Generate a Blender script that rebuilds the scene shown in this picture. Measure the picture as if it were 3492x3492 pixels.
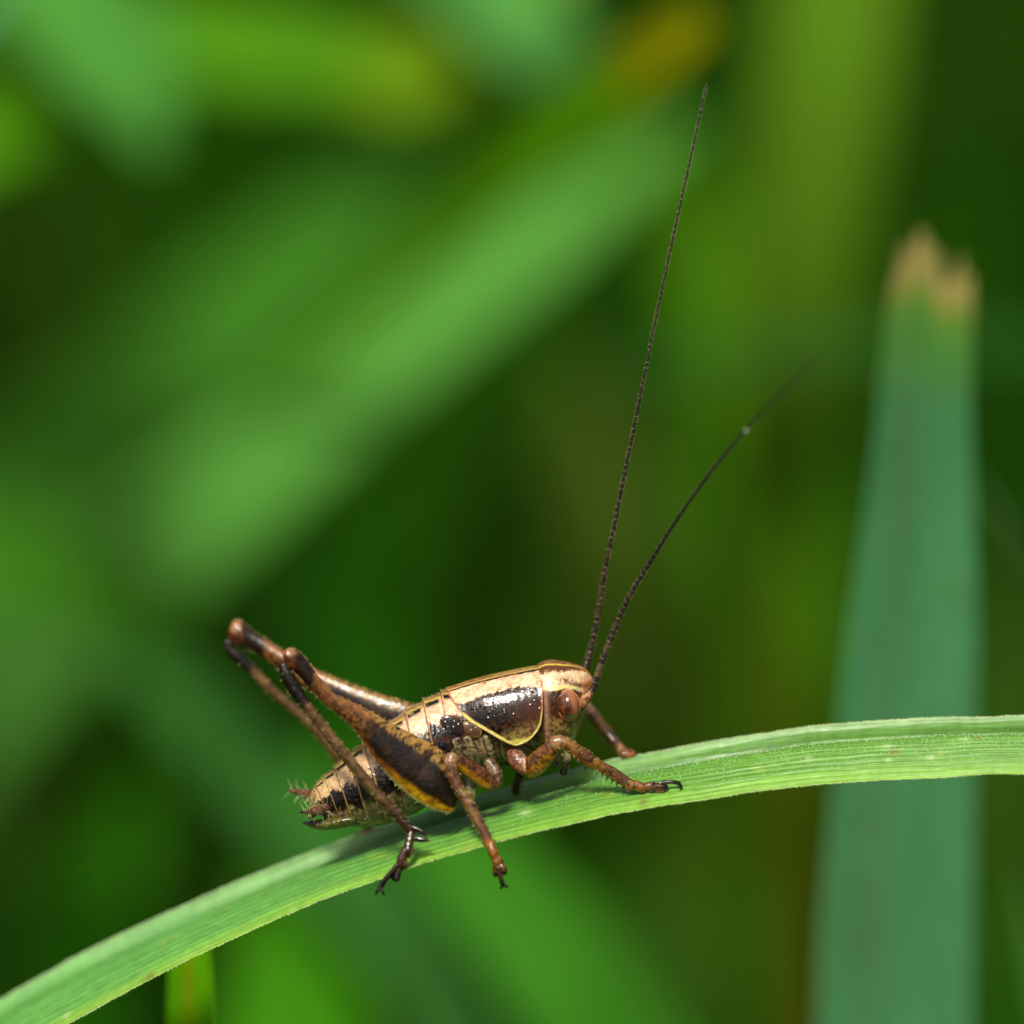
import bpy, bmesh, math, random
import numpy as np

# ------------------------------------------------------------------ camera, sky, sun, exposure
sc = bpy.context.scene
for o in list(bpy.data.objects): bpy.data.objects.remove(o)
col = sc.collection
sc.unit_settings.system = 'METRIC'; sc.unit_settings.scale_length = 0.01      # one unit is one centimetre
PITCH = math.radians(20); CP, SP = math.cos(PITCH), math.sin(PITCH)
DIST = 20.0                                                                  # lens to insect, cm
cam_d = bpy.data.cameras.new('camera'); cam = bpy.data.objects.new('camera', cam_d); col.objects.link(cam)
cam.location = (0, -DIST*CP, DIST*SP); cam.rotation_euler = (math.pi/2 - PITCH, 0, 0)
cam_d.sensor_width = 36; cam_d.lens = 36*DIST/3.492; cam_d.clip_start = 0.5; cam_d.clip_end = 5000
cam_d.dof.use_dof = True; cam_d.dof.focus_distance = DIST - 0.10
cam_d.dof.aperture_fstop = cam_d.lens*1e-3/0.95                               # 9.5 mm wide iris
sc.camera = cam
SUN_EL, SUN_AZ = math.radians(58), math.radians(200)                          # azimuth clockwise from +Y
world = bpy.data.worlds.new('World'); sc.world = world; world.use_nodes = True
wn = world.node_tree; sky = wn.nodes.new('ShaderNodeTexSky'); sky.sky_type = 'NISHITA'
sky.sun_disc = False; sky.sun_elevation = SUN_EL; sky.sun_rotation = SUN_AZ
sky.air_density = 1.0; sky.dust_density = 8.0; sky.ozone_density = 1.0
bg = wn.nodes['Background']; bg.inputs['Strength'].default_value = 0.045
wn.links.new(sky.outputs[0], bg.inputs['Color'])
sun_d = bpy.data.lights.new('sun', 'SUN'); sun_d.energy = 2.4; sun_d.angle = math.radians(11); sun_d.color = (1, .95, .87)
sun = bpy.data.objects.new('sun', sun_d); col.objects.link(sun)
from mathutils import Vector, Matrix
sdir = Vector((math.sin(SUN_AZ)*math.cos(SUN_EL), math.cos(SUN_AZ)*math.cos(SUN_EL), math.sin(SUN_EL)))
sun.rotation_euler = (-sdir).to_track_quat('-Z', 'Y').to_euler(); sun.location = sdir*30
sc.view_settings.view_transform = 'Standard'; sc.view_settings.look = 'None'
sc.view_settings.exposure = 0.95; sc.view_settings.gamma = 1.0
sc.cycles.use_denoising = True; sc.cycles.max_bounces = 8
sc.cycles.sample_clamp_indirect = 4

rng = np.random.default_rng(7); random.seed(7)
# ------------------------------------------------------------------ coordinates
# Work space: x right, y down (both 1/100 mm), d = depth away from the lens; the plane d = 0 runs through the insect.
def toW(p):
    p = np.asarray(p, float); s = (DIST*1000 + p[..., 2])/(DIST*1e6)
    x = (p[..., 0] - 1746)*s; z = (1746 - p[..., 1])*s; y = p[..., 2]/1000
    return np.stack([x, y*CP + z*SP, -y*SP + z*CP], -1)
def lin(r, g, b):
    c = np.array([r, g, b])/255.0
    return np.where(c <= .04045, c/12.92, ((c + .055)/1.055)**2.4)
def ss(a, b, x): t = np.clip((x - a)/(b - a), 0, 1); return t*t*(3 - 2*t)
def mix(a, b, m): m = np.asarray(m)[..., None]; return np.asarray(a)*(1 - m) + np.asarray(b)*m
def hsh(ix, iy, iz):
    n = (ix*374761393 + iy*668265263 + iz*2147483647*3 + 1013904223) & 0xffffffff
    n = ((n ^ (n >> 13))*1274126177) & 0xffffffff
    return ((n ^ (n >> 16)) & 0xffff)/65535.0
def vnoise(p):
    p = np.asarray(p, float); i = np.floor(p).astype(np.int64); f = p - i; f = f*f*(3 - 2*f); r = 0
    for a in (0, 1):
        for b in (0, 1):
            for c in (0, 1):
                w = (f[..., 0] if a else 1 - f[..., 0])*(f[..., 1] if b else 1 - f[..., 1])*(f[..., 2] if c else 1 - f[..., 2])
                r = r + w*hsh(i[..., 0] + a, i[..., 1] + b, i[..., 2] + c)
    return r
def fbm(p, size, octv=3, off=0):
    p = np.asarray(p, float)/size + off + 1000; r = 0; w = .5; t = 0
    for k in range(octv): r = r + w*vnoise(p*2**k + 17*k); t += w; w *= .55
    return r/t
def cr(pts, n=None, q=None):
    """Catmull-Rom through pts (rows), chord-length parameter; n samples or at q in 0..1"""
    P = np.asarray(pts, float); dd = np.linalg.norm(np.diff(P[:, :2], axis=0), axis=1) + 1e-6
    t = np.concatenate([[0], np.cumsum(dd)]); t /= t[-1]
    q = np.linspace(0, 1, n) if q is None else np.asarray(q)
    m = np.gradient(P, t, axis=0) if len(P) > 2 else np.repeat((P[1:] - P[:1])/(t[1] - t[0]), 2, 0)
    k = np.clip(np.searchsorted(t, q, side='right') - 1, 0, len(P) - 2); h = (t[k + 1] - t[k])[:, None]; u = ((q - t[k])[:, None])/h
    return (2*u**3 - 3*u**2 + 1)*P[k] + (u**3 - 2*u**2 + u)*h*m[k] + (-2*u**3 + 3*u**2)*P[k + 1] + (u**3 - u**2)*h*m[k + 1]

# ------------------------------------------------------------------ objects
class MB:
    """collects pieces in work space: points, faces, colours (rgb + roughness), second vector attribute"""
    def __init__(s): s.v = []; s.f = []; s.c = []; s.n = 0
    def add(s, pts, faces, cols):
        pts = np.asarray(pts, float).reshape(-1, 3); cols = np.broadcast_to(np.asarray(cols, float), (len(pts), 4))
        s.v.append(pts); s.c.append(cols); s.f += [tuple(i + s.n for i in f) for f in faces]; s.n += len(pts); return s
    def build(s, name, mat, parent=None, label=None, cat=None, group=None, kind=None, solid=True, attr2=None, loc=None):
        V = toW(np.concatenate(s.v)); o0 = np.array(loc) if loc is not None else V.mean(0)
        me = bpy.data.meshes.new(name); me.from_pydata((V - o0).tolist(), [], s.f)
        a = me.attributes.new('Col', 'FLOAT_COLOR', 'POINT'); a.data.foreach_set('color', np.concatenate(s.c).astype(np.float32).ravel())
        if attr2 is not None:
            b = me.attributes.new('uvp', 'FLOAT_VECTOR', 'POINT'); b.data.foreach_set('vector', np.asarray(attr2, np.float32).ravel())
        if solid:
            bm = bmesh.new(); bm.from_mesh(me); bmesh.ops.recalc_face_normals(bm, faces=bm.faces); bm.to_mesh(me); bm.free()
        me.polygons.foreach_set('use_smooth', [True]*len(me.polygons)); me.update()
        me.materials.append(mat); o = bpy.data.objects.new(name, me); col.objects.link(o)
        if parent is not None:
            o.parent = parent; o.location = Vector(o0) - world_loc(parent)
        else: o.location = o0
        tag(o, label, cat, group, kind); return o
def world_loc(o):
    v = Vector((0, 0, 0))
    while o is not None: v += o.location; o = o.parent
    return v
def tag(o, label=None, cat=None, group=None, kind=None):
    for k, v in (('label', label), ('category', cat), ('group', group), ('kind', kind)):
        if v: o[k] = v
def empty(name, p, parent=None, **k):
    e = bpy.data.objects.new(name, None); col.objects.link(e); w = Vector(toW(np.array(p)))
    e.empty_display_size = .1
    if parent is not None: e.parent = parent; w = w - world_loc(parent)
    e.location = w; tag(e, **k); return e
def gridf(ns, nt, closed=True, cap=True):
    f = []
    for i in range(ns - 1):
        for j in range(nt if closed else nt - 1):
            k = (j + 1) % nt; f.append((i*nt + j, i*nt + k, (i + 1)*nt + k, (i + 1)*nt + j))
    if cap and closed: f.append(tuple(range(nt))); f.append(tuple((ns - 1)*nt + j for j in range(nt)))
    return f
def loft(tops, bots, dep, ratio, roll, q, th, rs=None, power=2.0):
    """body tube: tops/bots are the outline along the back and belly, section an ellipse rolled towards the lens; th from the back midline"""
    T = cr(tops, q=q); B = cr(bots, q=q); C = (T + B)/2; N = (T - B)/2; H = np.linalg.norm(N, axis=1); n = N/H[:, None]
    t = np.linspace(0, 1, len(dep)); D = np.interp(q, t, dep); R = np.interp(q, np.linspace(0, 1, len(ratio)), ratio)
    sr, cr_ = math.sin(roll), math.cos(roll); b = H/np.sqrt((R*sr)**2 + cr_**2); a = R*b
    s, c = np.sin(th), np.cos(th)
    if power != 2: s = np.sign(s)*abs(s)**(2/power); c = np.sign(c)*abs(c)**(2/power)
    a = a[:, None]; b = b[:, None]
    if rs is not None: a = a*rs; b = b*rs
    nn = -a*s*sr + b*c*cr_; dd = -a*s*cr_ - b*c*sr
    return np.stack([C[:, :1] + n[:, :1]*nn, C[:, 1:2] + n[:, 1:2]*nn, D[:, None] + dd], -1)
def limb(st, n=60, m=18, cap=5):
    """tapered limb: rows (x, y, d, r_across, r_depth); returns grid n' x m, u, phi"""
    S = cr(st, n); P = S[:, :3]; T = np.gradient(P, axis=0); T /= np.linalg.norm(T, axis=1)[:, None]
    Y = np.array([0, 0, 1.0]); Bv = Y - T*(T@Y)[:, None]; Bv /= np.linalg.norm(Bv, axis=1)[:, None] + 1e-9
    Nv = np.cross(Bv, T)
    if Nv[0, 1] > 0 or (abs(Nv[0, 1]) < .15 and Nv[0, 0] < 0): Nv = -Nv
    ph = np.arange(m)/m*2*np.pi; rh = np.maximum(S[:, 3], .3); rd = np.maximum(S[:, 4], .3)
    rows = [P[:, None] + Nv[:, None]*(rh[:, None]*np.cos(ph))[..., None] + Bv[:, None]*(rd[:, None]*np.sin(ph))[..., None]]
    def capr(i, sg):
        out = []
        for k in range(1, cap + 1):
            a = k/(cap + .4)*math.pi/2; r = math.cos(a); e = math.sin(a)*(rh[i] + rd[i])/2*.8
            out.append(P[i] + T[i]*sg*e + Nv[i]*(rh[i]*r*np.cos(ph))[:, None] + Bv[i]*(rd[i]*r*np.sin(ph))[:, None])
        return np.array(out)
    G = np.concatenate([capr(0, -1)[::-1], rows[0], capr(len(P) - 1, 1)])
    u = np.concatenate([np.zeros(cap), np.linspace(0, 1, n), np.ones(cap)])
    return G, u, ph
def bristles(items, sides=3):
    """thin tapering hairs or spines: (base, direction, length, radius)"""
    v = []; f = []
    for b, d, L, r in items:
        b = np.asarray(b, float); d = np.asarray(d, float); d = d/np.linalg.norm(d)
        x = np.cross(d, [.3, .2, 1]); x /= np.linalg.norm(x); y = np.cross(d, x); k = len(v); bend = np.array([0, .12*L, 0])*rng.uniform(-1, 1)
        for h, rr in ((0, r), (.55, r*.7)):
            for s in range(sides):
                a = 2*math.pi*s/sides; v.append(b + d*L*h + bend*(h*h) + (x*math.cos(a) + y*math.sin(a))*rr)
        v.append(b + d*L + bend)
        for s in range(sides):
            t = (s + 1) % sides; f.append((k + s, k + t, k + sides + t, k + sides + s)); f.append((k + sides + s, k + sides + t, k + 2*sides))
    return np.array(v), f

# ------------------------------------------------------------------ materials
def newmat(name):
    m = bpy.data.materials.new(name); m.use_nodes = True; nt = m.node_tree; return m, nt, nt.nodes, nt.links, nt.nodes['Principled BSDF']
def chitin(name, spec=.4, coat=.35, bump=.25, bscale=60, vary=.35, sss=.0, coat_rough=.12, speck=0.0):
    m, nt, N, L, b = newmat(name)
    at = N.new('ShaderNodeAttribute'); at.attribute_name = 'Col'; tc = N.new('ShaderNodeTexCoord')
    nz = N.new('ShaderNodeTexNoise'); nz.inputs['Scale'].default_value = bscale*.9; nz.inputs['Detail'].default_value = 5
    L.new(tc.outputs['Object'], nz.inputs['Vector'])
    mr = N.new('ShaderNodeMapRange'); mr.inputs[1].default_value = .3; mr.inputs[2].default_value = .7; mr.inputs[3].default_value = 1 - vary; mr.inputs[4].default_value = 1 + vary
    L.new(nz.outputs['Fac'], mr.inputs[0])
    mx = N.new('ShaderNodeVectorMath'); mx.operation = 'SCALE'; L.new(at.outputs['Color'], mx.inputs[0]); L.new(mr.outputs[0], mx.inputs['Scale'])
    L.new(mx.outputs[0], b.inputs['Base Color']); L.new(at.outputs['Alpha'], b.inputs['Roughness'])
    b.inputs['Specular IOR Level'].default_value = spec; b.inputs['Coat Weight'].default_value = coat; b.inputs['Coat Roughness'].default_value = coat_rough
    if sss: b.inputs['Subsurface Weight'].default_value = sss; b.inputs['Subsurface Radius'].default_value = (.05, .03, .012); b.inputs['Subsurface Scale'].default_value = .5
    n2 = N.new('ShaderNodeTexNoise'); n2.inputs['Scale'].default_value = bscale; n2.inputs['Detail'].default_value = 3; L.new(tc.outputs['Object'], n2.inputs['Vector'])
    bp = N.new('ShaderNodeBump'); bp.inputs['Strength'].default_value = bump; bp.inputs['Distance'].default_value = .012
    L.new(n2.outputs['Fac'], bp.inputs['Height'])
    last = bp
    if speck:
        vo = N.new('ShaderNodeTexVoronoi'); vo.inputs['Scale'].default_value = 55; L.new(tc.outputs['Object'], vo.inputs['Vector'])
        vm = N.new('ShaderNodeMapRange'); vm.inputs[1].default_value = .0; vm.inputs[2].default_value = .32; vm.inputs[3].default_value = 1; vm.inputs[4].default_value = 0
        L.new(vo.outputs['Distance'], vm.inputs[0])
        b2 = N.new('ShaderNodeBump'); b2.inputs['Strength'].default_value = speck; b2.inputs['Distance'].default_value = .01
        L.new(vm.outputs[0], b2.inputs['Height']); L.new(bp.outputs[0], b2.inputs['Normal']); last = b2
    L.new(last.outputs[0], b.inputs['Normal']); L.new(last.outputs[0], b.inputs['Coat Normal'])
    return m
M_shell = chitin('wet_shell', spec=.25, coat=.35, bump=.1, bscale=80, vary=.3, coat_rough=.05, speck=.3)
M_body = chitin('body_cuticle', coat=.35, bump=.45, bscale=60, vary=.3, coat_rough=.2, speck=.1)
M_leg = chitin('leg_cuticle', spec=.25, coat=.5, bump=.2, bscale=70, vary=.45, coat_rough=.1, sss=.04)
M_foot = chitin('foot_cuticle', coat=.6, bump=.25, bscale=90, vary=.25, coat_rough=.12)
M_head = chitin('head_cuticle', coat=.35, bump=.3, bscale=65, vary=.2, coat_rough=.2)
M_eye = chitin('eye_lens', coat=.8, bump=.06, bscale=220, vary=.12, coat_rough=.08)
M_hair = chitin('bristle', coat=0, bump=0, bscale=40, vary=.1, sss=0)
def leafmat(name, veins=26, vein_str=.25, vary=.25, trans=.25, rough=.45, spec=.5):
    m, nt, N, L, b = newmat(name)
    at = N.new('ShaderNodeAttribute'); at.attribute_name = 'Col'; uv = N.new('ShaderNodeAttribute'); uv.attribute_name = 'uvp'
    mp = N.new('ShaderNodeMapping'); mp.inputs['Scale'].default_value = (1.0, veins, 1); L.new(uv.outputs['Vector'], mp.inputs[0])
    nz = N.new('ShaderNodeTexNoise'); nz.inputs['Scale'].default_value = 1.2; nz.inputs['Detail'].default_value = 4; L.new(mp.outputs[0], nz.inputs['Vector'])
    mr = N.new('ShaderNodeMapRange'); mr.inputs[1].default_value = .3; mr.inputs[2].default_value = .7; mr.inputs[3].default_value = 1 - vein_str; mr.inputs[4].default_value = 1 + vein_str
    L.new(nz.outputs['Fac'], mr.inputs[0])
    m2 = N.new('ShaderNodeMapping'); m2.inputs['Scale'].default_value = (9, 9, 1); L.new(uv.outputs['Vector'], m2.inputs[0])
    n2 = N.new('ShaderNodeTexNoise'); n2.inputs['Scale'].default_value = 1.0; n2.inputs['Detail'].default_value = 6; L.new(m2.outputs[0], n2.inputs['Vector'])
    r2 = N.new('ShaderNodeMapRange'); r2.inputs[1].default_value = .3; r2.inputs[2].default_value = .7; r2.inputs[3].default_value = 1 - vary; r2.inputs[4].default_value = 1 + vary
    L.new(n2.outputs['Fac'], r2.inputs[0])
    mu = N.new('ShaderNodeMath'); mu.operation = 'MULTIPLY'; L.new(mr.outputs[0], mu.inputs[0]); L.new(r2.outputs[0], mu.inputs[1])
    mx = N.new('ShaderNodeVectorMath'); mx.operation = 'SCALE'; L.new(at.outputs['Color'], mx.inputs[0]); L.new(mu.outputs[0], mx.inputs['Scale'])
    L.new(mx.outputs[0], b.inputs['Base Color']); b.inputs['Roughness'].default_value = rough; b.inputs['Specular IOR Level'].default_value = spec
    tr = N.new('ShaderNodeBsdfTranslucent'); L.new(mx.outputs[0], tr.inputs['Color'])
    ms = N.new('ShaderNodeMixShader'); ms.inputs[0].default_value = trans; out = N['Material Output']
    L.new(b.outputs[0], ms.inputs[1]); L.new(tr.outputs[0], ms.inputs[2]); L.new(ms.outputs[0], out.inputs['Surface'])
    bp = N.new('ShaderNodeBump'); bp.inputs['Strength'].default_value = .35; bp.inputs['Distance'].default_value = .02
    L.new(nz.outputs['Fac'], bp.inputs['Height']); L.new(bp.outputs[0], b.inputs['Normal'])
    return m
M_leaf = leafmat('sedge_leaf', veins=30, vein_str=.12, vary=.14, trans=.12, rough=.38)
M_blade = leafmat('meadow_leaf', veins=8, vein_str=.12, vary=.1, trans=.3, rough=.7, spec=.04)

# ------------------------------------------------------------------ the ground, far below
GZ = -9.0
m, nt, N, L, b = newmat('soil'); tc = N.new('ShaderNodeTexCoord'); nz = N.new('ShaderNodeTexNoise'); nz.inputs['Scale'].default_value = .8; nz.inputs['Detail'].default_value = 8
rp = N.new('ShaderNodeValToRGB'); rp.color_ramp.elements[0].position = .35; rp.color_ramp.elements[0].color = (.004, .007, .0005, 1); rp.color_ramp.elements[1].position = .7; rp.color_ramp.elements[1].color = (.018, .019, .002, 1)
L.new(tc.outputs['Object'], nz.inputs['Vector']); L.new(nz.outputs['Fac'], rp.inputs[0]); L.new(rp.outputs[0], b.inputs['Base Color']); b.inputs['Roughness'].default_value = .95; b.inputs['Specular IOR Level'].default_value = .1
M_soil = m
nx = 121; g = np.sign(np.linspace(-1, 1, nx))*np.abs(np.linspace(-1, 1, nx))**3*2500
X, Y = np.meshgrid(g, g, indexing='ij'); Z = GZ + (fbm(np.stack([X, Y, 0*X], -1), 3.0) - .5)*.5*(np.hypot(X, Y) < 200)
me = bpy.data.meshes.new('ground'); me.from_pydata(np.stack([X, Y, Z], -1).reshape(-1, 3).tolist(), [], gridf(nx, nx, closed=False)); me.materials.append(M_soil)
o = bpy.data.objects.new('ground', me); col.objects.link(o); o['kind'] = 'structure'

# ------------------------------------------------------------------ the blade the insect stands on
UP = np.array([(-500, 3680, 560), (-200, 3515, 500), (0, 3405, 460), (259, 3261, 410), (518, 3136, 380), (776, 3017, 350), (1000, 2926, 330), (1232, 2838, 310), (1447, 2772, 290),
      (1680, 2700, 265), (1922, 2630, 220), (2154, 2578, 160), (2300, 2550, 120), (2571, 2504, 80), (2824, 2470, 60), (3164, 2448, 40), (3492, 2441, 30), (3800, 2442, 30), (4300, 2470, 40)], float)
LO = np.array([(-400, 3850, 0), (-100, 3670, -20), (233, 3492, -40), (518, 3338, -70), (725, 3235, -100), (1000, 3111, -150), (1289, 3000, -210), (1488, 2932, -240), (1720, 2866, -250),
      (1922, 2816, -240), (2154, 2769, -215), (2400, 2728, -190), (2794, 2676, -160), (3164, 2655, -140), (3492, 2641, -130), (3800, 2640, -130), (4250, 2668, -120)], float)
NU, NT = 900, 64
U_ = cr(UP, NU); L_ = cr(LO, NU); tt = np.linspace(0, 1, NT); xs_ = U_[:, 0]
CRE = .135                                                                     # where the midrib groove runs
q = U_[:, None]*(1 - tt[:, None]) + L_[:, None]*tt[:, None]
ax = np.clip((xs_ - 300)/2000, 0, 1)[:, None]
# V fold: the groove sinks away, the near half swells a little
groove = np.where(tt < CRE, tt/CRE, np.clip((1 - tt)/(1 - CRE), 0, 1)**1.0)
sink = -np.exp(-(np.abs(tt - CRE)/np.where(tt < CRE, .06, .15))**1.5)*44
swell = np.sin(np.clip((tt - CRE)/(1 - CRE), 0, 1)*np.pi)*14 + np.where(tt < CRE, np.sin(tt/CRE*np.pi)*3, 0)
rib = 1.6*np.cos(tt*2*np.pi*13)*(tt > CRE)
off = sink + swell + rib
q[..., 1] -= off*.85; q[..., 2] -= (off*.5)
edge_j = (vnoise(np.stack([np.arange(NU)*1.7, np.zeros(NU), np.zeros(NU)], -1)) - .5)
q[:, -1, 1] += edge_j*3 + (np.arange(NU) % 3 == 0)*1.5; q[:, 0, 1] -= (np.arange(NU) % 3 == 0)*1.5 + edge_j*2
q[..., 1] += (fbm(np.stack([q[..., 0], np.zeros((NU, NT)), tt[None]*200 + 0*q[..., 0]], -1), 160) - .5)*8
LEAF = q.copy()
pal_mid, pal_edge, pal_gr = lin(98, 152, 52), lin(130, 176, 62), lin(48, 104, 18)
cl = mix(pal_mid[None, None], pal_edge, (ss(.70, .98, tt)[None] + 0*xs_[:, None])*.65)
cl = mix(cl, lin(88, 154, 72), (1 - ax)*(1 - ss(.75, .95, tt))[None]*.7)
cl = mix(cl, pal_gr, np.exp(-((tt - CRE - .06)/.075)**2)[None]*.95 + 0*ax)  # darker green by the groove, shade of its near wall painted in
cl = mix(cl, lin(140, 180, 120), (1 - ss(.03, .13, tt))[None]*.45 + 0*ax)
veins = (.5 + .5*np.cos(tt*2*np.pi*13))[None]
cl = cl*(1 - ax[..., None]*.22*(1 - veins[..., None])*(1 - ss(.7, .9, tt))[None, :, None])
streak = fbm(np.stack([q[..., 0]/900, tt[None]*40 + 0*q[..., 0], 0*q[..., 0]], -1), 1.0, 3)
cl = cl*(0.8 + .4*streak[..., None])
for _ in range(34):                                                           # small blemishes and pale scuffs
    bx_, bt_, br_ = rng.uniform(100, 3450), rng.uniform(.22, .97), rng.uniform(4, 11); sp = np.exp(-(((q[..., 0] - bx_)/(br_*rng.uniform(1, 2.5)))**2 + ((tt[None] - bt_)*200/br_)**2))
    cl = mix(cl, lin(*[(110, 96, 44), (160, 190, 120), (132, 150, 50)][rng.integers(0, 3)]), np.clip(sp*.75, 0, 1))
cl = cl*(.9 + .2*fbm(np.stack([q[..., 0], tt[None]*260 + 0*q[..., 0], 0*q[..., 0]], -1), 120, 3, off=50))[..., None]
ends = np.array([lin(178, 200, 120)]); cl[:, -1] = ends; cl[:, 0] = lin(190, 205, 160)
under = q + np.array([0, 9.0, 9.0])*(np.sin(tt*np.pi)**.5)[None, :, None] + np.array([0, -.4, 1.5])
mb = MB(); c4 = np.concatenate([cl, np.full(cl.shape[:2] + (1,), .4)], -1)
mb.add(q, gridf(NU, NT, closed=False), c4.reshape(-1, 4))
uvp = np.stack([xs_[:, None]/300 + 0*tt, tt[None] + 0*xs_[:, None], 0*q[..., 0]], -1).reshape(-1, 3)
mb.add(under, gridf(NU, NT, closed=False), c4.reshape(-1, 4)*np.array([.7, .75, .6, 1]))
k = NU*NT
mb.f += [(i*NT, (i + 1)*NT, k + (i + 1)*NT, k + i*NT) for i in range(NU - 1)] + [(i*NT + NT - 1, (i + 1)*NT + NT - 1, k + (i + 1)*NT + NT - 1, k + i*NT + NT - 1) for i in range(NU - 1)]
leaf = mb.build('grass_blade', M_leaf, label='long arching bright green grass blade that carries the brown cricket', cat='grass blade', attr2=np.concatenate([uvp, uvp]))
# rows of tiny pale prickles along the veins
pv = []; pf = []; kk = 0
oct_v = np.array([(1, 0, 0), (-1, 0, 0), (0, 1, 0), (0, -1, 0), (0, 0, 1), (0, 0, -1)], float); oct_f = [(0, 2, 4), (2, 1, 4), (1, 3, 4), (3, 0, 4), (2, 0, 5), (1, 2, 5), (3, 1, 5), (0, 3, 5)]
rows = [(.14, 9, .8), (.165, 11, .6), (.30, 24, .75), (.385, 19, .8), (.46, 21, .85), (.54, 19, .9), (.62, 22, .6), (.70, 24, .45), (.78, 26, .3)]
for t0, step, keep in rows:
    x = 1650 + rng.uniform(0, 20)
    while x < 3560:
        i = np.clip(np.searchsorted(xs_, x), 1, NU - 1); j = int(np.clip(t0*(NT - 1) + rng.normal(0, .3), 0, NT - 1))
        if rng.random() < keep*ss(1600, 2300, x):
            r = rng.uniform(1.5, 2.5); pv.append(LEAF[i, j] + np.array([0, -1.0, -1.0]) + oct_v*r*np.array([1.3, 1, 1])); pf += [tuple(a + kk for a in f) for f in oct_f]; kk += 6
        x += step*rng.uniform(.75, 1.3)
for _ in range(1500):                                                         # scattered fine dust and hairs
    x = rng.uniform(300, 3500); i = np.clip(np.searchsorted(xs_, x), 1, NU - 1); j = rng.integers(6, NT)
    r = rng.uniform(.7, 1.5); pv.append(LEAF[i, j] + np.array([rng.uniform(-3, 3), -1, -1]) + oct_v*r); pf += [tuple(a + kk for a in f) for f in oct_f]; kk += 6
MB().add(np.concatenate(pv), pf, np.append(lin(196, 226, 172), .5)).build('prickles', M_hair, leaf, kind='stuff')
te = []
for i in range(2, NU - 2):
    for e, s in ((NT - 1, 1), (0, -1)):
        if rng.random() < .6: te.append((LEAF[i, e] + np.array([rng.uniform(-2, 2), 0, 0]), (rng.uniform(.6, 1.2), s*.8, -.2), rng.uniform(2.5, 6), 1.4))
v, f = bristles(te); MB().add(v, f, np.append(lin(200, 218, 140), .5)).build('edge_teeth', M_hair, leaf, kind='stuff')
def leaf_d(px, py):
    """depth of the blade's surface seen at (px, py)"""
    e = (LEAF[..., 0] - px)**2 + (LEAF[..., 1] - py)**2; return LEAF.reshape(-1, 3)[e.argmin(), 2]


# ================================================================== the cricket
cricket = empty('bush_cricket', (1560, 2800, 0), label='young brown and cream striped bush cricket with long antennae on the arching grass blade', cat='cricket')
ROLL = math.radians(13)
CREAM, PINK, DARK, RED = lin(220, 190, 152), lin(206, 158, 122), lin(13, 8, 5), lin(66, 34, 13)
YEL, OLIVE, TAN, ORANGE = lin(214, 196, 66), lin(138, 122, 62), lin(150, 104, 62), lin(186, 106, 44)
def rgba(c, r): return np.concatenate([c, np.broadcast_to(np.asarray(r, float), c.shape[:-1])[..., None]], -1)
def pl(x, pts): p = np.array(pts, float); return np.interp(x, p[:, 0], p[:, 1])

# ---------------- trunk: thorax and abdomen, one surface with stepped plates
B_top = [(1866, 2320), (1760, 2318), (1640, 2338), (1530, 2354), (1439, 2392), (1339, 2459), (1236, 2534), (1140, 2617), (1103, 2650), (1074, 2680), (1057, 2716), (1056, 2735)]
B_bot = [(1840, 2548), (1745, 2584), (1690, 2606), (1645, 2632), (1600, 2660), (1520, 2706), (1420, 2772), (1300, 2816), (1230, 2820), (1165, 2814), (1112, 2796), (1090, 2775)]
NS, NTB = 420, 128
qs = np.linspace(0, 1, NS); th = np.linspace(-np.pi, np.pi, NTB, endpoint=False)
Tb = cr(B_top, q=qs)
seg_x = np.array([1505, 1443, 1381, 1310, 1240, 1187, 1140, 1104, 1076, 1056])       # rear rims of the back plates, read along the back
seg_q = np.interp(-seg_x, -Tb[:, 0], qs)
edges = np.concatenate([[seg_q[0] - .06], seg_q, [1.001]])
k = np.clip(np.searchsorted(edges, qs, side='right') - 1, 0, len(edges) - 2)
ph_ = np.where(qs < edges[0], .5, (qs - edges[k])/(edges[k + 1] - edges[k]))         # 0..1 inside a plate, 1 = rear rim
in_abd = (qs >= edges[0])
back = np.abs(th)[None]
plate = ss(2.45, 2.2, back)                                                          # plates cover back and flanks, belly is soft
step = (in_abd[:, None]*(ph_[:, None]**1.5*.05*plate))
lump = (fbm(np.stack([qs[:, None]*60 + 0*back, 3*np.cos(th)[None] + 0*qs[:, None], 3*np.sin(th)[None] + 0*qs[:, None]], -1), 1.5) - .5)*.03
endr = np.sqrt(np.clip((1.0 - qs)/.012, 0, 1))[:, None]*1.0
fold = (qs < edges[1])[:, None]*np.cos(qs[:, None]*420 + 3*np.sin(back*2))*.02*ss(1.5, 1.8, back)
rs = (1 + step + lump)*np.maximum(endr, .02)
G = loft(B_top, B_bot, [0, 0, 0, 0], [.62, .74, .80, .84, .88, .9, .9, .88, .82], ROLL, qs, th[None], rs)
px, py = G[..., 0], G[..., 1]; deg = np.degrees(back) + 0*qs[:, None]; nA = fbm(G, 16); nB = fbm(G, 45, off=9); nC = fbm(G, 7, off=31)
rear = ss(.45, .95, qs)[:, None]
c = mix(TAN, TAN*.75, nA)
c = mix(c, YEL*.8, np.exp(-((deg - 12)/2.2)**2)*.8)
c = mix(c, mix(mix(PINK, CREAM, nB), lin(176, 150, 96), rear*.75 + 0*deg), ss(15, 19, deg))
c = mix(c, lin(160, 92, 52), ss(.55, .7, nC)*ss(19, 25, deg)*.55*(.4 + .6*rear))
dash = ss(14, 17, deg)*ss(27, 23, deg)*ss(.1, .3, ph_[:, None])*ss(1.0, .85, ph_[:, None]) * in_abd[:, None]
c = mix(c, DARK, np.clip(dash*1.2*ss(.25, .5, nB + .15), 0, 1))
jag = (nA - .5)*26 + (ph_[:, None] - .5)*10
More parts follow.
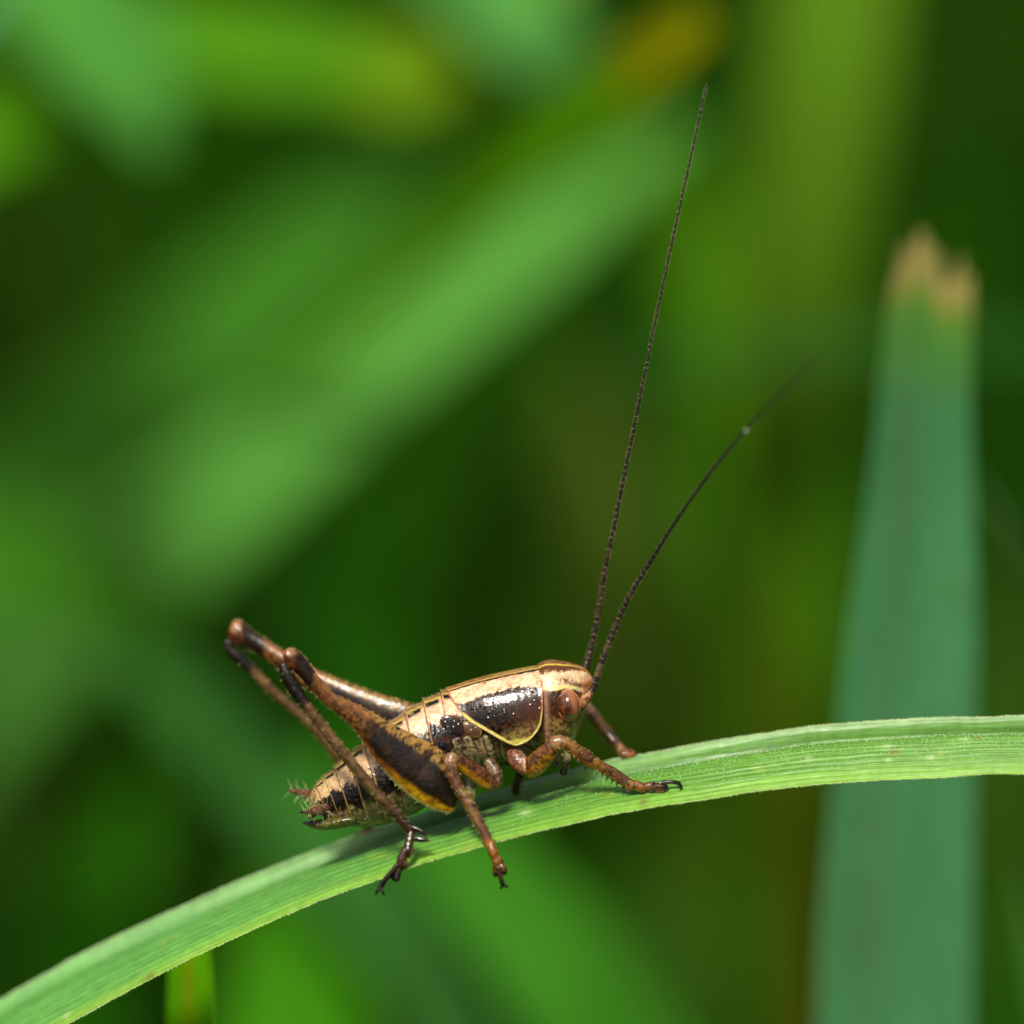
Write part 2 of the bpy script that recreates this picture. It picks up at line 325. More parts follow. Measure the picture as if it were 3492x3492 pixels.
dk = ss(50, 55, deg + jag - 9*rear)*ss(120, 98, deg + jag*1.3 - 14*rear)
c = mix(c, mix(DARK, RED, ss(.5, .75, nB)*.7), dk)
low = ss(96, 112, deg + jag*1.2); c = mix(c, mix(lin(84, 66, 42), lin(134, 118, 82), ss(.4, .62, nA)), low)
c = mix(c, lin(52, 36, 22), ss(.52, .64, nB)*low*.8*ss(160, 135, deg))
c = mix(c, lin(116, 120, 68), ss(140, 160, deg)*(.3 + .7*ss(.3, .6, qs)[:, None]))
# pleura under the front: pale grey-olive sclerites
front = (qs < edges[1])[:, None]*ss(88, 100, deg)
c = mix(c, mix(lin(128, 112, 78), lin(70, 48, 34), ss(.46, .6, nA)), front)
rim = (in_abd[:, None]*ss(62, 50, deg - 100*ss(edges[1] + .01, edges[1] + .03, qs)[:, None]))*ss(.92, .96, ph_[:, None])*ss(150, 128, deg)
c = mix(c, mix(lin(178, 118, 70), lin(180, 150, 84), rear + 0*deg), rim*.75)
gap = in_abd[:, None]*ss(.10, .02, ph_[:, None])*ss(150, 125, deg)*(qs > edges[1])[:, None]; c = mix(c, lin(60, 36, 20), gap*.7)  # dark membrane and shadow gap behind each rim, painted as one line
rough = .42 - .14*dk
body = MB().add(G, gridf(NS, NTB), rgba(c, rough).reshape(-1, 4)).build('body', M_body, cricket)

def on_body(x, y):
    e = (G[..., 0] - x)**2 + (G[..., 1] - y)**2 + np.where(G[..., 2] > 0, 1e6, 0); return G.reshape(-1, 3)[e.argmin(), 2]
# ---------------- pronotum: a saddle shell over the thorax
P_top = [(1518, 2347), (1600, 2318), (1680, 2297), (1760, 2280), (1838, 2266), (1862, 2263)]
P_bot = [(1610, 2625), (1665, 2630), (1730, 2630), (1800, 2622), (1872, 2606), (1892, 2600)]
qd = np.linspace(0, 1, 240); td = np.linspace(0, 2.4, 240)
Gd = loft(P_top, P_bot, [0, 0], [.80, .84, .84, .80], ROLL, qd, td[None])
def pick(x, y):
    e = (Gd[..., 0] - x)**2 + (Gd[..., 1] - y)**2; i, j = np.unravel_index(e.argmin(), e.shape); return qd[i], td[j]
bk = [(1533, 2374), (1545, 2393), (1560, 2413), (1587, 2450), (1636, 2478), (1698, 2513), (1722, 2525), (1740, 2532)]
fr = [(1849, 2300), (1850, 2357), (1850, 2419), (1842, 2470), (1832, 2490), (1814, 2510), (1795, 2524), (1775, 2533)]
bq = np.array([pick(*p) for p in bk]); fq = np.array([pick(*p) for p in fr]); tip = pick(1758, 2536)
bq = np.concatenate([[[bq[0, 0] - .01, 0]], bq, [tip]]); fq = np.concatenate([[[fq[0, 0] + .0, 0]], fq, [tip]])
bq = bq[np.argsort(bq[:, 1])]; fq = fq[np.argsort(fq[:, 1])]; thM = tip[1]
NSP, NHP = 200, 130
hq = 1 - (1 - np.linspace(0, 1, NHP))**1.7; thh = hq*thM
def smooth(a, k=5):
    e = np.pad(a, k, mode='edge'); return np.convolve(e, np.ones(2*k + 1)/(2*k + 1), 'same')[k:-k]
sb = np.interp(thh, bq[:, 1], bq[:, 0]); sf = np.interp(thh, fq[:, 1], fq[:, 0])
sb2, sf2 = smooth(sb), smooth(sf); w = ss(0, .9, hq); wt = ss(.985, .9, hq); sb = sb*(1 - wt) + sb2*wt; sf = sf*(1 - wt) + sf2*wt
GH = np.zeros((NSP, NHP, 3)); uu = np.linspace(0, 1, NSP)
th_full = np.concatenate([-thh[:0:-1], thh]); sbF = np.concatenate([sb[:0:-1], sb]); sfF = np.concatenate([sf[:0:-1], sf]); NW = len(th_full)
GP = np.zeros((NSP, NW, 3))
for j in range(NW):
    qq = sbF[j] + (sfF[j] - sbF[j])*uu
    flare = 1 + .05*ss(.8, 1, abs(th_full[j])/thM) + .015*np.exp(-(uu/.06)**2) + .012*np.exp(-((1 - uu)/.03)**2)
    flat = 1 - .02*np.exp(-(th_full[j]/.22)**2)
    GP[:, j] = loft(P_top, P_bot, [0, 0], [.80, .84, .84, .80], ROLL, qq, np.full((len(qq), 1), th_full[j]), (flare*flat)[:, None])[:, 0]
near = GP[:, NW//2:]; px, py = near[..., 0], near[..., 1]; deg = np.degrees(thh)[None] + 0*px
nA = fbm(near, 14); nB = fbm(near, 40, off=5); nC = fbm(near, 6, off=3); u2 = uu[:, None]
c = mix(lin(178, 124, 78), lin(126, 80, 46), ss(.4, .7, nA))
c = mix(c, lin(90, 55, 26), np.exp(-((deg - 5)/1.6)**2)*.6)
c = mix(c, YEL, np.exp(-((deg - 11 + 2*u2)/1.5)**2)*.8)
c = mix(c, DARK, ss(12.5, 14, deg + 2*u2)*ss(21, 18, deg + 2*u2 + (nA - .5)*9)*ss(.30, .5, nB + .35*ss(.65, .95, u2) + .15*ss(.5, .1, u2)))
c = mix(c, mix(PINK, CREAM, ss(.35, .65, nB)), ss(16, 19, deg + (nA - .5)*5))
c = mix(c, lin(186, 108, 72), ss(.5, .72, .5*nC + .5*nA)*.5*ss(20, 26, deg)); c = mix(c, lin(216, 190, 150), ss(.5, .7, fbm(near, 26, off=21))*.5*ss(20, 26, deg))
c = mix(c, DARK*1.4, ss(17, 20, deg)*ss(31, 25, deg + (nC - .5)*10)*np.exp(-((u2 - .42)/.06)**2)*ss(.42, .5, nA))
ytop = pl(px, [(1520, 2400), (1566, 2404), (1640, 2376), (1700, 2356), (1760, 2345), (1800, 2340), (1860, 2352)])
dk = ss(-3, 3, py - ytop + (nA - .5)*16 + (nC - .5)*20)
wd = mix(mix(DARK, lin(96, 62, 34), ss(.58, .72, nC*.6 + nA*.4)*.7), RED, np.clip(ss(.38, .78, .5*nB + .3*nA + .2*nC + .3*ss(1690, 1840, px)*ss(2350, 2440, py) - .05), 0, 1)*.85)
c = mix(c, wd, dk)
y3 = pl(px, [(1690, 2532), (1720, 2504), (1760, 2484), (1810, 2466), (1850, 2456)])
c = mix(c, mix(lin(150, 132, 70), lin(74, 42, 22), ss(.38, .66, nA*.5 + nC*.5)), ss(-26, 24, py - y3 + (nA - .5)*50 + (nC - .5)*40)*dk*.7)
# pale margin, broad along the lower rear edge
sdist = np.minimum(u2*(sf - sb)[None]*400, 1e9); eb = u2*(sf - sb)[None]*370; ef = (1 - u2)*(sf - sb)[None]*370; et = (thM - thh)[None]*150 + 0*u2
dist = np.minimum(eb*ss(2385, 2440, py) + (1 - ss(2385, 2440, py))*99, et)
c = mix(c, lin(186, 172, 84), ss(20, 11, dist + (nA - .5)*8)*dk)
c = mix(c, lin(150, 78, 30), ss(9, 3, ef)*.8*(deg > 10)); c = mix(c, lin(176, 96, 48), ss(8, 3, eb)*.8*(1 - ss(2400, 2440, py)))
rg = rgba(c, .33 - .14*dk)
cF = np.concatenate([rg[:, :0:-1], rg], 1)
mb = MB().add(GP, gridf(NSP, NW, closed=False), cF.reshape(-1, 4))
pron = mb.build('pronotum', M_shell, cricket, solid=False)
loop = np.concatenate([GP[0, ::2], GP[-1, ::-2]]); nL = len(loop)
for _ in range(3): loop = (np.roll(loop, 1, 0) + 2*loop + np.roll(loop, -1, 0))/4
Tn = np.roll(loop, -1, 0) - np.roll(loop, 1, 0); Tn /= np.linalg.norm(Tn, axis=1)[:, None] + 1e-9
A1 = np.cross(Tn, [.2, .3, 1]); A1 /= np.linalg.norm(A1, axis=1)[:, None]; A2 = np.cross(Tn, A1); a = np.arange(8)/8*2*np.pi
rr = 2.2 + 1.5*ss(2400, 2480, loop[:, 1])
R = loop[:, None] + (A1[:, None]*np.cos(a)[:, None] + A2[:, None]*np.sin(a)[:, None])*rr[:, None, None]
lowm = ss(2400, 2450, loop[:, 1]); cc = mix(lin(150, 104, 68), lin(176, 164, 92), lowm)
f = [(i*8 + j, i*8 + (j + 1) % 8, ((i + 1) % nL)*8 + (j + 1) % 8, ((i + 1) % nL)*8 + j) for i in range(nL) for j in range(8)]
MB().add(R, f, np.repeat(rgba(cc, .4), 8, 0)).build('rim', M_head, pron)

# ---------------- wing pads: two small rounded lobes below the hind edge of the pronotum
def lobe(cx, cy, d, rx, ry, rd, ang, name, c1, c2, mat, parent, rough=.25, tiltz=0):
    a = np.arange(40)/40*2*np.pi; e = np.linspace(-np.pi/2, np.pi/2, 24)
    x = np.cos(e)[:, None]*np.cos(a); y = np.cos(e)[:, None]*np.sin(a); z = np.sin(e)[:, None] + 0*a
    ca, sa = math.cos(ang), math.sin(ang); X = x*rx; Y = y*ry
    p = np.stack([cx + X*ca - Y*sa, cy + X*sa + Y*ca, d + z*rd + tiltz*x*rx], -1); n = fbm(p, 9); r = np.hypot(x, y)
    cc = mix(mix(c1, c1*.45, ss(.4, .7, n)), c2, ss(.82, .97, r)*(z < .3))
    return MB().add(p, gridf(24, 40), rgba(cc, rough).reshape(-1, 4)).build(name, mat, parent)
lobe(1606, 2488, on_body(1606, 2488) - 4, 40, 26, 10, .45, 'wing_pad', lin(88, 60, 36), lin(150, 110, 50), M_shell, cricket)
lobe(1546, 2478, on_body(1546, 2478) + 5, 52, 34, 9, .6, 'wing_pad', lin(34, 20, 12), lin(100, 64, 32), M_shell, cricket)
# side plates of the thorax
for (x0, y0, x1, y1, r, t, ca) in ((1556, 2528, 1604, 2612, 30, 9, (124, 108, 76)), (1592, 2520, 1630, 2624, 24, 13, (140, 126, 84)), (1628, 2506, 1656, 2620, 22, 14, (128, 112, 74)), (1660, 2512, 1684, 2620, 20, 18, (146, 130, 84)), (1686, 2520, 1704, 2600, 16, 10, (112, 84, 58)),
                                   (1722, 2540, 1762, 2592, 30, 12, (128, 96, 66)), (1772, 2544, 1812, 2562, 22, 12, (112, 80, 52)), (1822, 2516, 1848, 2552, 20, 14, (92, 66, 44))):
    S = []
    for k_, w_ in ((0, .75), (.3, 1), (.65, 1), (1, .7)):
        x, y = x0 + (x1 - x0)*k_, y0 + (y1 - y0)*k_; S.append((x, y, on_body(x, y) + 1, r*w_, t*w_))
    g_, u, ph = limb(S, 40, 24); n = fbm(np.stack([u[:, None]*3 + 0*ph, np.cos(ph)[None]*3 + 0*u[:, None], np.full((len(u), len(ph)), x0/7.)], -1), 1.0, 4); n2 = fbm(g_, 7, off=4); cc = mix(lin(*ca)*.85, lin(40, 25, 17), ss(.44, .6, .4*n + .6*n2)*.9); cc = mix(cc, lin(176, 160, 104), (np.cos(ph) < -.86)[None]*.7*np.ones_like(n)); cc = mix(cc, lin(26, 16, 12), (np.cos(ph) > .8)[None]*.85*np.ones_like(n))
    MB().add(g_, gridf(*g_.shape[:2]), rgba(cc, .35).reshape(-1, 4)).build('side_plate', M_body, cricket)

# ---------------- head
H_top = [(1822, 2280), (1838, 2263), (1856, 2254), (1880, 2251), (1920, 2256), (1960, 2264), (1988, 2275), (2006, 2289), (2016, 2302), (2021, 2314)]
H_bot = [(1818, 2520), (1838, 2544), (1862, 2552), (1890, 2554), (1925, 2548), (1956, 2524), (1978, 2478), (1994, 2432), (2007, 2390), (2022, 2330)]
qh = np.linspace(0, 1, 160); thd = np.linspace(-np.pi, np.pi, 140, endpoint=False)
Gh = loft(H_top, H_bot, [0, 0], [.78, .86, .88, .86, .82, .74, .66, .58, .5], ROLL, qh, thd[None], power=2.25)
bulge = 1; px, py = Gh[..., 0], Gh[..., 1]; dg = np.degrees(np.abs(thd))[None] + 0*px
mirror = np.where(thd < 0)[0]; pxm, pym = px.copy(), py.copy(); inv = (-np.arange(140)) % 140
neari = np.where(thd[None] < 0, 1, 0); pxm = np.where(neari, px[:, inv], px); pym = np.where(neari, py[:, inv], py)
nA = fbm(Gh, 13); nB = fbm(Gh, 32, off=2); nC = fbm(Gh, 6, off=8)
c = mix(lin(150, 96, 48), lin(92, 52, 24), ss(.4, .6, nA))
c = mix(c, YEL*1.05, np.exp(-((dg - 13)/2.2)**2)*.9)
c = mix(c, mix(DARK*2, lin(120, 70, 36), nA), ss(15, 17, dg)*ss(35, 27, dg + (nC - .5)*16 + (nB - .5)*10)*ss(1995, 1960, pxm)*.95)
c = mix(c, mix(CREAM*1.04, lin(226, 196, 150), nB), ss(29, 35, dg + (nC - .5)*16 + (nB - .5)*10))
c = mix(c, lin(96, 54, 30), np.clip(ss(.42, .6, nC)*np.exp(-(((pxm - 1926)/30)**2 + ((pym - 2322)/11)**2))*1.3, 0, 1)); c = mix(c, lin(196, 138, 96), ss(.45, .7, nB)*ss(26, 34, dg)*.6)
c = mix(c, lin(200, 112, 52), np.exp(-(((pxm - 2004)/22)**2 + ((pym - 2335)/24)**2))*.95)
c = mix(c, lin(104, 48, 20), np.clip(np.exp(-(((pxm - 1968)/34)**2 + ((pym - 2336 - .16*(pxm - 1968))/8)**2))*1.2, 0, 1)*.9)
yb = pl(pxm, [(1820, 2352), (1855, 2353), (1895, 2355), (1925, 2348), (1960, 2352), (2020, 2372)])
ystr = np.exp(-((pym - yb + 7)/6)**2)*ss(1845, 1860, pxm)*ss(1990, 1960, pxm); c = mix(c, lin(232, 214, 130), ystr*.9)
dk = ss(-2, 4, pym - yb + (nA - .5)*8)
low = mix(mix(RED*.85, DARK*1.8, ss(.45, .65, nB)), mix(lin(134, 108, 58), lin(78, 46, 24), ss(.42, .6, nA)), ss(2425, 2470, pym + (nB - .5)*30))
low = mix(low, lin(138, 124, 44), ss(1950, 1985, pxm - (pym - 2480)*-.25 + (nA - .5)*20))
c = mix(c, low, dk)
c = mix(c, lin(150, 112, 88), dk*np.exp(-((pxm - 1862 - .05*(pym - 2400))/9)**2)*.75)
head = MB().add(Gh, gridf(160, 140), rgba(c, .38 - .08*dk).reshape(-1, 4)).build('head', M_head, cricket)
def head_d(x, y):
    e = (px - x)**2 + (py - y)**2 + np.where(Gh[..., 2] > 10, 1e6, 0); return Gh.reshape(-1, 3)[e.argmin(), 2]
def mirror_pt(p):                                                              # across the insect's own middle plane
    p = np.asarray(p, float); n = np.array([0, math.sin(ROLL), -math.cos(ROLL)]); M = np.array([0, 2400.0, 0]); k = ((p - M)@n); return p - 2*k[..., None]*n
# eyes
for side in (0, 1):
    a = np.arange(64)/64*2*np.pi; e = np.linspace(-np.pi/2, np.pi/2, 40); ang = -.14
    x = np.cos(e)[:, None]*np.cos(a); y = np.cos(e)[:, None]*np.sin(a); z = np.sin(e)[:, None] + 0*a
    d0 = head_d(1939, 2405) - 14
    X = x*38*(1 - .06*y); Y = y*51; ca, sa = math.cos(ang), math.sin(ang)
    p = np.stack([1939 + X*ca - Y*sa, 2405 + X*sa + Y*ca, d0 + z*44], -1); n = fbm(p, 10)
    cc = mix(lin(112, 62, 32), lin(58, 30, 16), ss(.35, .65, n)); cc = mix(cc, lin(168, 102, 62), ss(.0, .6, x - .2*y)*.8); cc = mix(cc, lin(112, 96, 48), ss(.55, .95, y + .15*x)); cc = mix(cc, lin(150, 110, 88), ss(-.55, -.9, y)*.6)
    cc = mix(cc, lin(20, 10, 8), np.exp(-(((x - .0)/.2)**2 + ((y - .02)/.2)**2))*.9)
    cr_r = np.hypot(x, y); cc = mix(cc, lin(196, 112, 56), ss(.93, .99, cr_r)*.7)
    if side: p = mirror_pt(p)
    eye = MB().add(p, gridf(40, 64), rgba(cc, .16).reshape(-1, 4)).build('eye', M_eye, head)
    R = []
    for t in np.arange(48)/48*2*np.pi:
        for s in np.arange(8)/8*2*np.pi:
            r = .99 + .045*math.cos(s); X_, Y_ = math.cos(t)*39.5*r, math.sin(t)*53*r; R.append((1939 + X_*ca - Y_*sa, 2405 + X_*sa + Y_*ca, d0 + 2 + 4*math.sin(s)))
    R = np.array(R); R = mirror_pt(R) if side else R
    f = [(i*8 + j, i*8 + (j + 1) % 8, ((i + 1) % 48)*8 + (j + 1) % 8, ((i + 1) % 48)*8 + j) for i in range(48) for j in range(8)]
    MB().add(R, f, np.append(lin(186, 110, 52), .4)).build('rim', M_head, eye)
# mouthparts: cheek plate edge, lip, palps
def piece(st, cfun, name, mat, parent, n=40, m=16, rough=.35, label=None):
    g_, u, ph = limb(st, n, m); n1 = fbm(g_, 9); cc = cfun(u[:, None] + 0*ph, ph[None] + 0*u[:, None], n1)
    return MB().add(g_, gridf(*g_.shape[:2]), rgba(cc, rough).reshape(-1, 4)).build(name, mat, parent, label=label), g_
def plain(a, b): return lambda u, p, n: mix(lin(*a), lin(*b), ss(.4, .62, n))
piece([(1936, 2520, -20, 20, 36), (1934, 2548, -22, 24, 38), (1926, 2572, -24, 16, 30)], plain((140, 122, 60), (96, 66, 34)), 'lip', M_head, head)
piece([(1916, 2545, -60, 10, 9), (1936, 2568, -66, 11, 10), (1932, 2600, -66, 12, 11), (1922, 2636, -62, 13, 12)], lambda u, p, n: mix(lin(132, 116, 84), lin(44, 30, 20), ss(.45, .85, u + (n - .5)*.5)), 'palp', M_leg, head)
piece([(1896, 2560, 10, 9, 8), (1902, 2590, 16, 9, 8), (1890, 2612, 16, 9, 8)], lambda u, p, n: mix(lin(120, 100, 70), lin(50, 34, 22), ss(.3, .8, u)), 'palp', M_leg, head)
piece([(1862, 2440, -96, 12, 8), (1868, 2490, -94, 14, 9), (1872, 2540, -84, 12, 9)], plain((138, 98, 72), (96, 60, 40)), 'cheek_plate', M_head, head)
# antennae: scape, pedicel, long ringed whip
def antenna(path, scape, d_shift, pale, n=900):
    S = cr(path, n); u = np.linspace(0, 1, n); Ltot = np.linalg.norm(np.diff(S[:, :2], axis=0), axis=1).sum()
    s = u*Ltot; nseg = int(Ltot/21); k = s/21; fr_ = k - np.floor(k)
    r = ((3*(1 - u)**4 + 4.2 + 4.6*(1 - u)) if pale > .5 else (4.6*(1 - u)**4 + 3.6 + 2.4*(1 - u)))*(1 + .05*np.sin(s*.031 + 2*np.sin(s*.011)))*(1 - .08*np.exp(-((fr_ - .02)/.10)**2) - .08*np.exp(-((fr_ - 1)/.08)**2))
    r = np.where(u < .02, r*1.02, r)
    g_, uu_, ph = limb(np.concatenate([S, r[:, None], r[:, None]], 1), n, 10, cap=2)
    uu_ = np.clip(uu_, 0, 1); kk_ = uu_*Ltot/21; ff = kk_ - np.floor(kk_); band = hsh(np.floor(kk_/2).astype(np.int64), np.zeros(len(kk_), np.int64) + int(pale*10), np.zeros(len(kk_), np.int64))
    base = mix(lin(40, 28, 20), lin(116, 92, 64), ss(.35, .75, band)*ss(.32, .1, uu_)*pale + 0*uu_)
    base = mix(base, lin(34, 26, 22), ss(.1, .4, uu_)); base = mix(base, lin(18, 12, 10), ss(.72, .9, ff)*.8); base = mix(base, lin(150, 132, 112), ss(.12, .04, ff)*.6)
    cc = np.repeat(rgba(base, .35)[:, None], 10, 1)
    a = MB().add(g_, gridf(*g_.shape[:2]), cc.reshape(-1, 4)).build('antenna', M_leg, head)
    piece(scape, lambda u, p, n: mix(mix(lin(170, 124, 84), lin(104, 62, 34), ss(.4, .6, n)), lin(48, 32, 24), ss(.62, .72, u)), 'scape', M_head, head)
    it = []
    for i in range(8, n - 5, 3):
        for sg in (-1, 1):
            if rng.random() < .55:
                t = S[i + 1] - S[i]; t /= np.linalg.norm(t); nn = np.array([-t[1], t[0], 0])*sg + np.array([0, 0, rng.uniform(-.8, .3)]); it.append((S[i] + nn*r[i]*.8, nn + t*.9, rng.uniform(5, 9), .8))
    v, f = bristles(it); MB().add(v, f, np.append(lin(170, 160, 110), .5)).build('antenna_hairs', M_hair, head, kind='stuff')
antenna([(2024, 2345, -60), (2047, 2275, -75), (2079, 2187, -90), (2142, 2042, -130), (2223, 1907, -190), (2332, 1735, -330), (2431, 1600, -480), (2545, 1469, -660), (2657, 1356, -850), (2790, 1225, -1080)],
        [(1986, 2402, -52, 17, 16), (1996, 2384, -56, 18, 17), (2010, 2365, -58, 15, 15), (2020, 2352, -60, 13, 13), (2027, 2336, -62, 12, 12)], 0, 1.0)
lobe(2545, 1469, -672, 8, 8, 8, 0, 'droplet', lin(110, 130, 90), lin(110, 130, 90), M_eye, head)
antenna([(2000, 2264, 60), (2014, 2215, 58), (2028, 2155, 52), (2045, 2060, 35), (2060, 1961, 10), (2097, 1780, -20), (2151, 1510, -60), (2214, 1193, -90), (2286, 850, -100), (2359, 520, -110), (2409, 289, -110)],
        [(1984, 2325, 52, 15, 15), (1988, 2302, 56, 16, 16), (1994, 2282, 59, 14, 14), (2000, 2262, 60, 13, 13)], 0, .15)

# ---------------- legs
def limbcol(base, dark, pale, sp=14, bands=()):
    def f(u, p, n, g_):
        n2 = fbm(g_, sp, off=6); n3 = fbm(g_, 30, off=12)
        c = mix(lin(*base), lin(*dark), ss(.5, .66, n2)*.8); c = mix(c, lin(*pale), ss(.5, .68, n3)*.55*(.6 + .4*np.cos(p)))
        c = c*np.array([.60, .70, .50])
        for (u0, u1, cc, w) in bands: c = mix(c, lin(*cc), ss(u0 - .025, u0 + .025, u + (n - .5)*.06)*ss(u1 + .025, u1 - .025, u + (n - .5)*.06)*w)
        fine = fbm(g_, 6, off=40); return c*(.65 + .7*fine[..., None])
    return f
def seg(st, cf, name, parent, mat=M_leg, n=90, m=24, rough=.36, cap=5, label=None):
    g_, u, ph = limb(st, n, m, cap); n1 = fbm(g_, 9); cc = cf(u[:, None] + 0*ph, ph[None] + 0*u[:, None], n1, g_)
    return MB().add(g_, gridf(*g_.shape[:2]), rgba(cc, rough).reshape(-1, 4)).build(name, mat, parent, label=label), g_
def hairs_on(g_, count, lmin, lmax, colr, parent, name='hairs', rad=.8, lean=.6, sel=None, rough=.5):
    n, m = g_.shape[:2]; ctr = g_.mean(1); it = []
    for _ in range(count):
        i = rng.integers(6, n - 8); j = rng.integers(0, m) if sel is None else int(rng.normal(sel*m, m*.05)) % m
        nn = g_[i, j] - ctr[i]; nn /= np.linalg.norm(nn) + 1e-9; t = ctr[i + 1] - ctr[i]; t /= np.linalg.norm(t) + 1e-9
        it.append((g_[i, j] - nn*1.0, nn + t*lean*rng.uniform(.4, 1.4), rng.uniform(lmin, lmax), rad*rng.uniform(.8, 1.2)))
    v, f = bristles(it); return MB().add(v, f, np.append(lin(*colr), rough)).build(name, M_hair, parent, kind='stuff')
def spines_on(g_, us, j, L, r, colr, parent, lean=.9):
    n, m = g_.shape[:2]; ctr = g_.mean(1); it = []
    for u in us:
        i = int(6 + u*(n - 13)); jj = int(j*m + rng.integers(-1, 2)) % m; nn = g_[i, jj] - ctr[i]; nn /= np.linalg.norm(nn); t = ctr[i + 1] - ctr[i]; t /= np.linalg.norm(t)
        it.append((g_[i, jj] - nn*2, nn + t*lean, L*rng.uniform(.8, 1.2), r))
    v, f = bristles(it, 5); return MB().add(v, f, np.append(lin(*colr), .3)).build('spines', M_foot, parent, kind='stuff')
def tarsus(parts, claws, parent, brown=(84, 52, 24), dark=(18, 12, 9)):
    """foot: short jointed pieces with soft pads, ending in two hooked claws, joined in one mesh"""
    mb = MB()
    for st, t in parts:
        g_, u, ph = limb(st, 24, 14, 4); n = fbm(g_, 8); cc = mix(mix(lin(*brown), lin(*brown)*.5, ss(.4, .65, n)), lin(*dark), np.clip(t + 0*n + ss(.55, .95, u)[:, None]*.35, 0, 1))
        mb.add(g_, gridf(*g_.shape[:2]), rgba(cc, .25).reshape(-1, 4))
    for c_ in claws:
        g_, u, ph = limb(c_, 16, 8, 3); mb.add(g_, gridf(*g_.shape[:2]), np.append(lin(16, 11, 9), .2))
    return mb.build('tarsus', M_foot, parent)

BR, DKB, PLB = (112, 70, 36), (52, 28, 14), (166, 116, 74)
# near hind leg
lg = empty('hind_leg', (1360, 2950, -240), cricket, label='hind leg on the near side, folded high')
F_up = [(968, 2222), (984, 2209), (1010, 2216), (1040, 2244), (1080, 2296), (1132, 2360), (1198, 2392), (1281, 2434), (1330, 2464), (1405, 2502), (1488, 2546), (1532, 2580), (1562, 2640), (1572, 2700), (1568, 2735)]
F_lo = [(964, 2238), (968, 2262), (990, 2284), (1014, 2302), (1044, 2338), (1087, 2380), (1149, 2434), (1200, 2480), (1234, 2526), (1290, 2606), (1364, 2690), (1426, 2737), (1488, 2766), (1540, 2772), (1566, 2742)]
def femur(Fu, Fl, dep, rat, parent, far=False):
    q_ = np.linspace(0, 1, 260); t_ = np.linspace(-np.pi, np.pi, 64, endpoint=False)
    g_ = loft(Fu, Fl, dep, rat, math.radians(-6 if not far else 6), q_, t_[None]); dg_ = np.degrees(np.abs(t_))[None] + 0*q_[:, None]; u = q_[:, None] + 0*dg_
    n1 = fbm(g_, 11); n2 = fbm(g_, 30, off=5); s = -np.cos(t_)[None] + 0*u                      # -1 upper edge .. 1 lower edge
    red = mix(lin(110, 70, 28), lin(54, 32, 13), ss(.4, .65, n1)); red = mix(red, lin(196, 134, 84), ss(-.1, -.7, s)*.45*ss(.3, .7, n1))
    c_ = red
    chev = .5 + .5*np.sin(u*330 - s*8 + (n1 - .5)*9 + (n2 - .5)*12)
    upper = mix(lin(136, 104, 50), lin(52, 29, 12), ss(.54, .62, fbm(np.stack([u*75 + s*5, s*3.0 + 0*u, 0*u], -1), 1.0, 2, off=3)*.8 + chev*.2))
    midc = mix(lin(20, 12, 4), lin(42, 26, 8), ss(.5, .7, n2))
    yel = mix(lin(150, 116, 8), lin(112, 76, 10), ss(.5, .7, n2)); yel = mix(lin(104, 58, 16), yel, ss(.6, .8, u)); rimc = lin(150, 150, 92)
    wide = mix(upper, midc, ss(-.62, -.36, s + (n1 - .5)*.25)); wide = mix(wide, yel, ss(.52, .72, s + (n2 - .5)*.3 - .2*ss(.75, .55, u))); wide = mix(wide, rimc, ss(.88, .95, s)*ss(.55, .7, u)*.8)
    c_ = mix(c_, wide, ss(.40, .52, u + (n2 - .5)*.1))
    c_ = mix(c_, lin(12, 8, 5), ss(.055, .075, u + (n1 - .5)*.03)*ss(.185, .165, u + (n1 - .5)*.03)*.93)
    c_ = mix(c_, lin(150, 110, 80), ss(.06, .02, u + (n1 - .5)*.05)*ss(.2, -.5, s + (n1 - .5)*.6)*.8); c_ = mix(c_, lin(92, 42, 16), ss(.09, .04, u + (n1 - .5)*.05)*ss(-.3, .3, s + (n1 - .5)*.6)*.85); c_ = mix(c_, lin(30, 16, 10), np.exp(-((u - .045)/.022)**2 - ((s - .35)/.3)**2)*.8)
    o = MB().add(g_, gridf(260, 64), rgba(c_, .34).reshape(-1, 4)).build('femur', M_leg, parent)
    v = []
    for _ in range(190):
        i = rng.integers(8, 245); top = rng.random() < .5; j = (32 if top else 0) + rng.integers(-3, 4); nn = np.array([0, -1 if top else 1, 0.]); nn = np.array([.6, -.75, 0]) if top else np.array([-.6, .75, 0]); nn = nn + rng.normal(0, .3, 3)
        v.append((g_[i, j % 64], nn, rng.uniform(5, 11), .8))
    vv, ff = bristles(v); MB().add(vv, ff, np.append(lin(190, 176, 110), .5)).build('hairs', M_hair, parent, kind='stuff'); return o
piece([(1586, 2640, -96, 22, 20), (1600, 2684, -106, 25, 22), (1600, 2726, -108, 19, 18), (1592, 2750, -106, 8, 8)], lambda u, p, n: mix(mix(lin(150, 148, 118), lin(96, 92, 40), ss(.4, .6, n)), lin(104, 108, 34), ss(.35, .8, u)), 'coxa', M_body, lg)
femur(F_up, F_lo, [-270, -240, -200, -165, -150], [.85, .8, .7, .5, .42, .40, .36], lg)
TIB = (104, 70, 42), (54, 34, 20), (146, 106, 72)
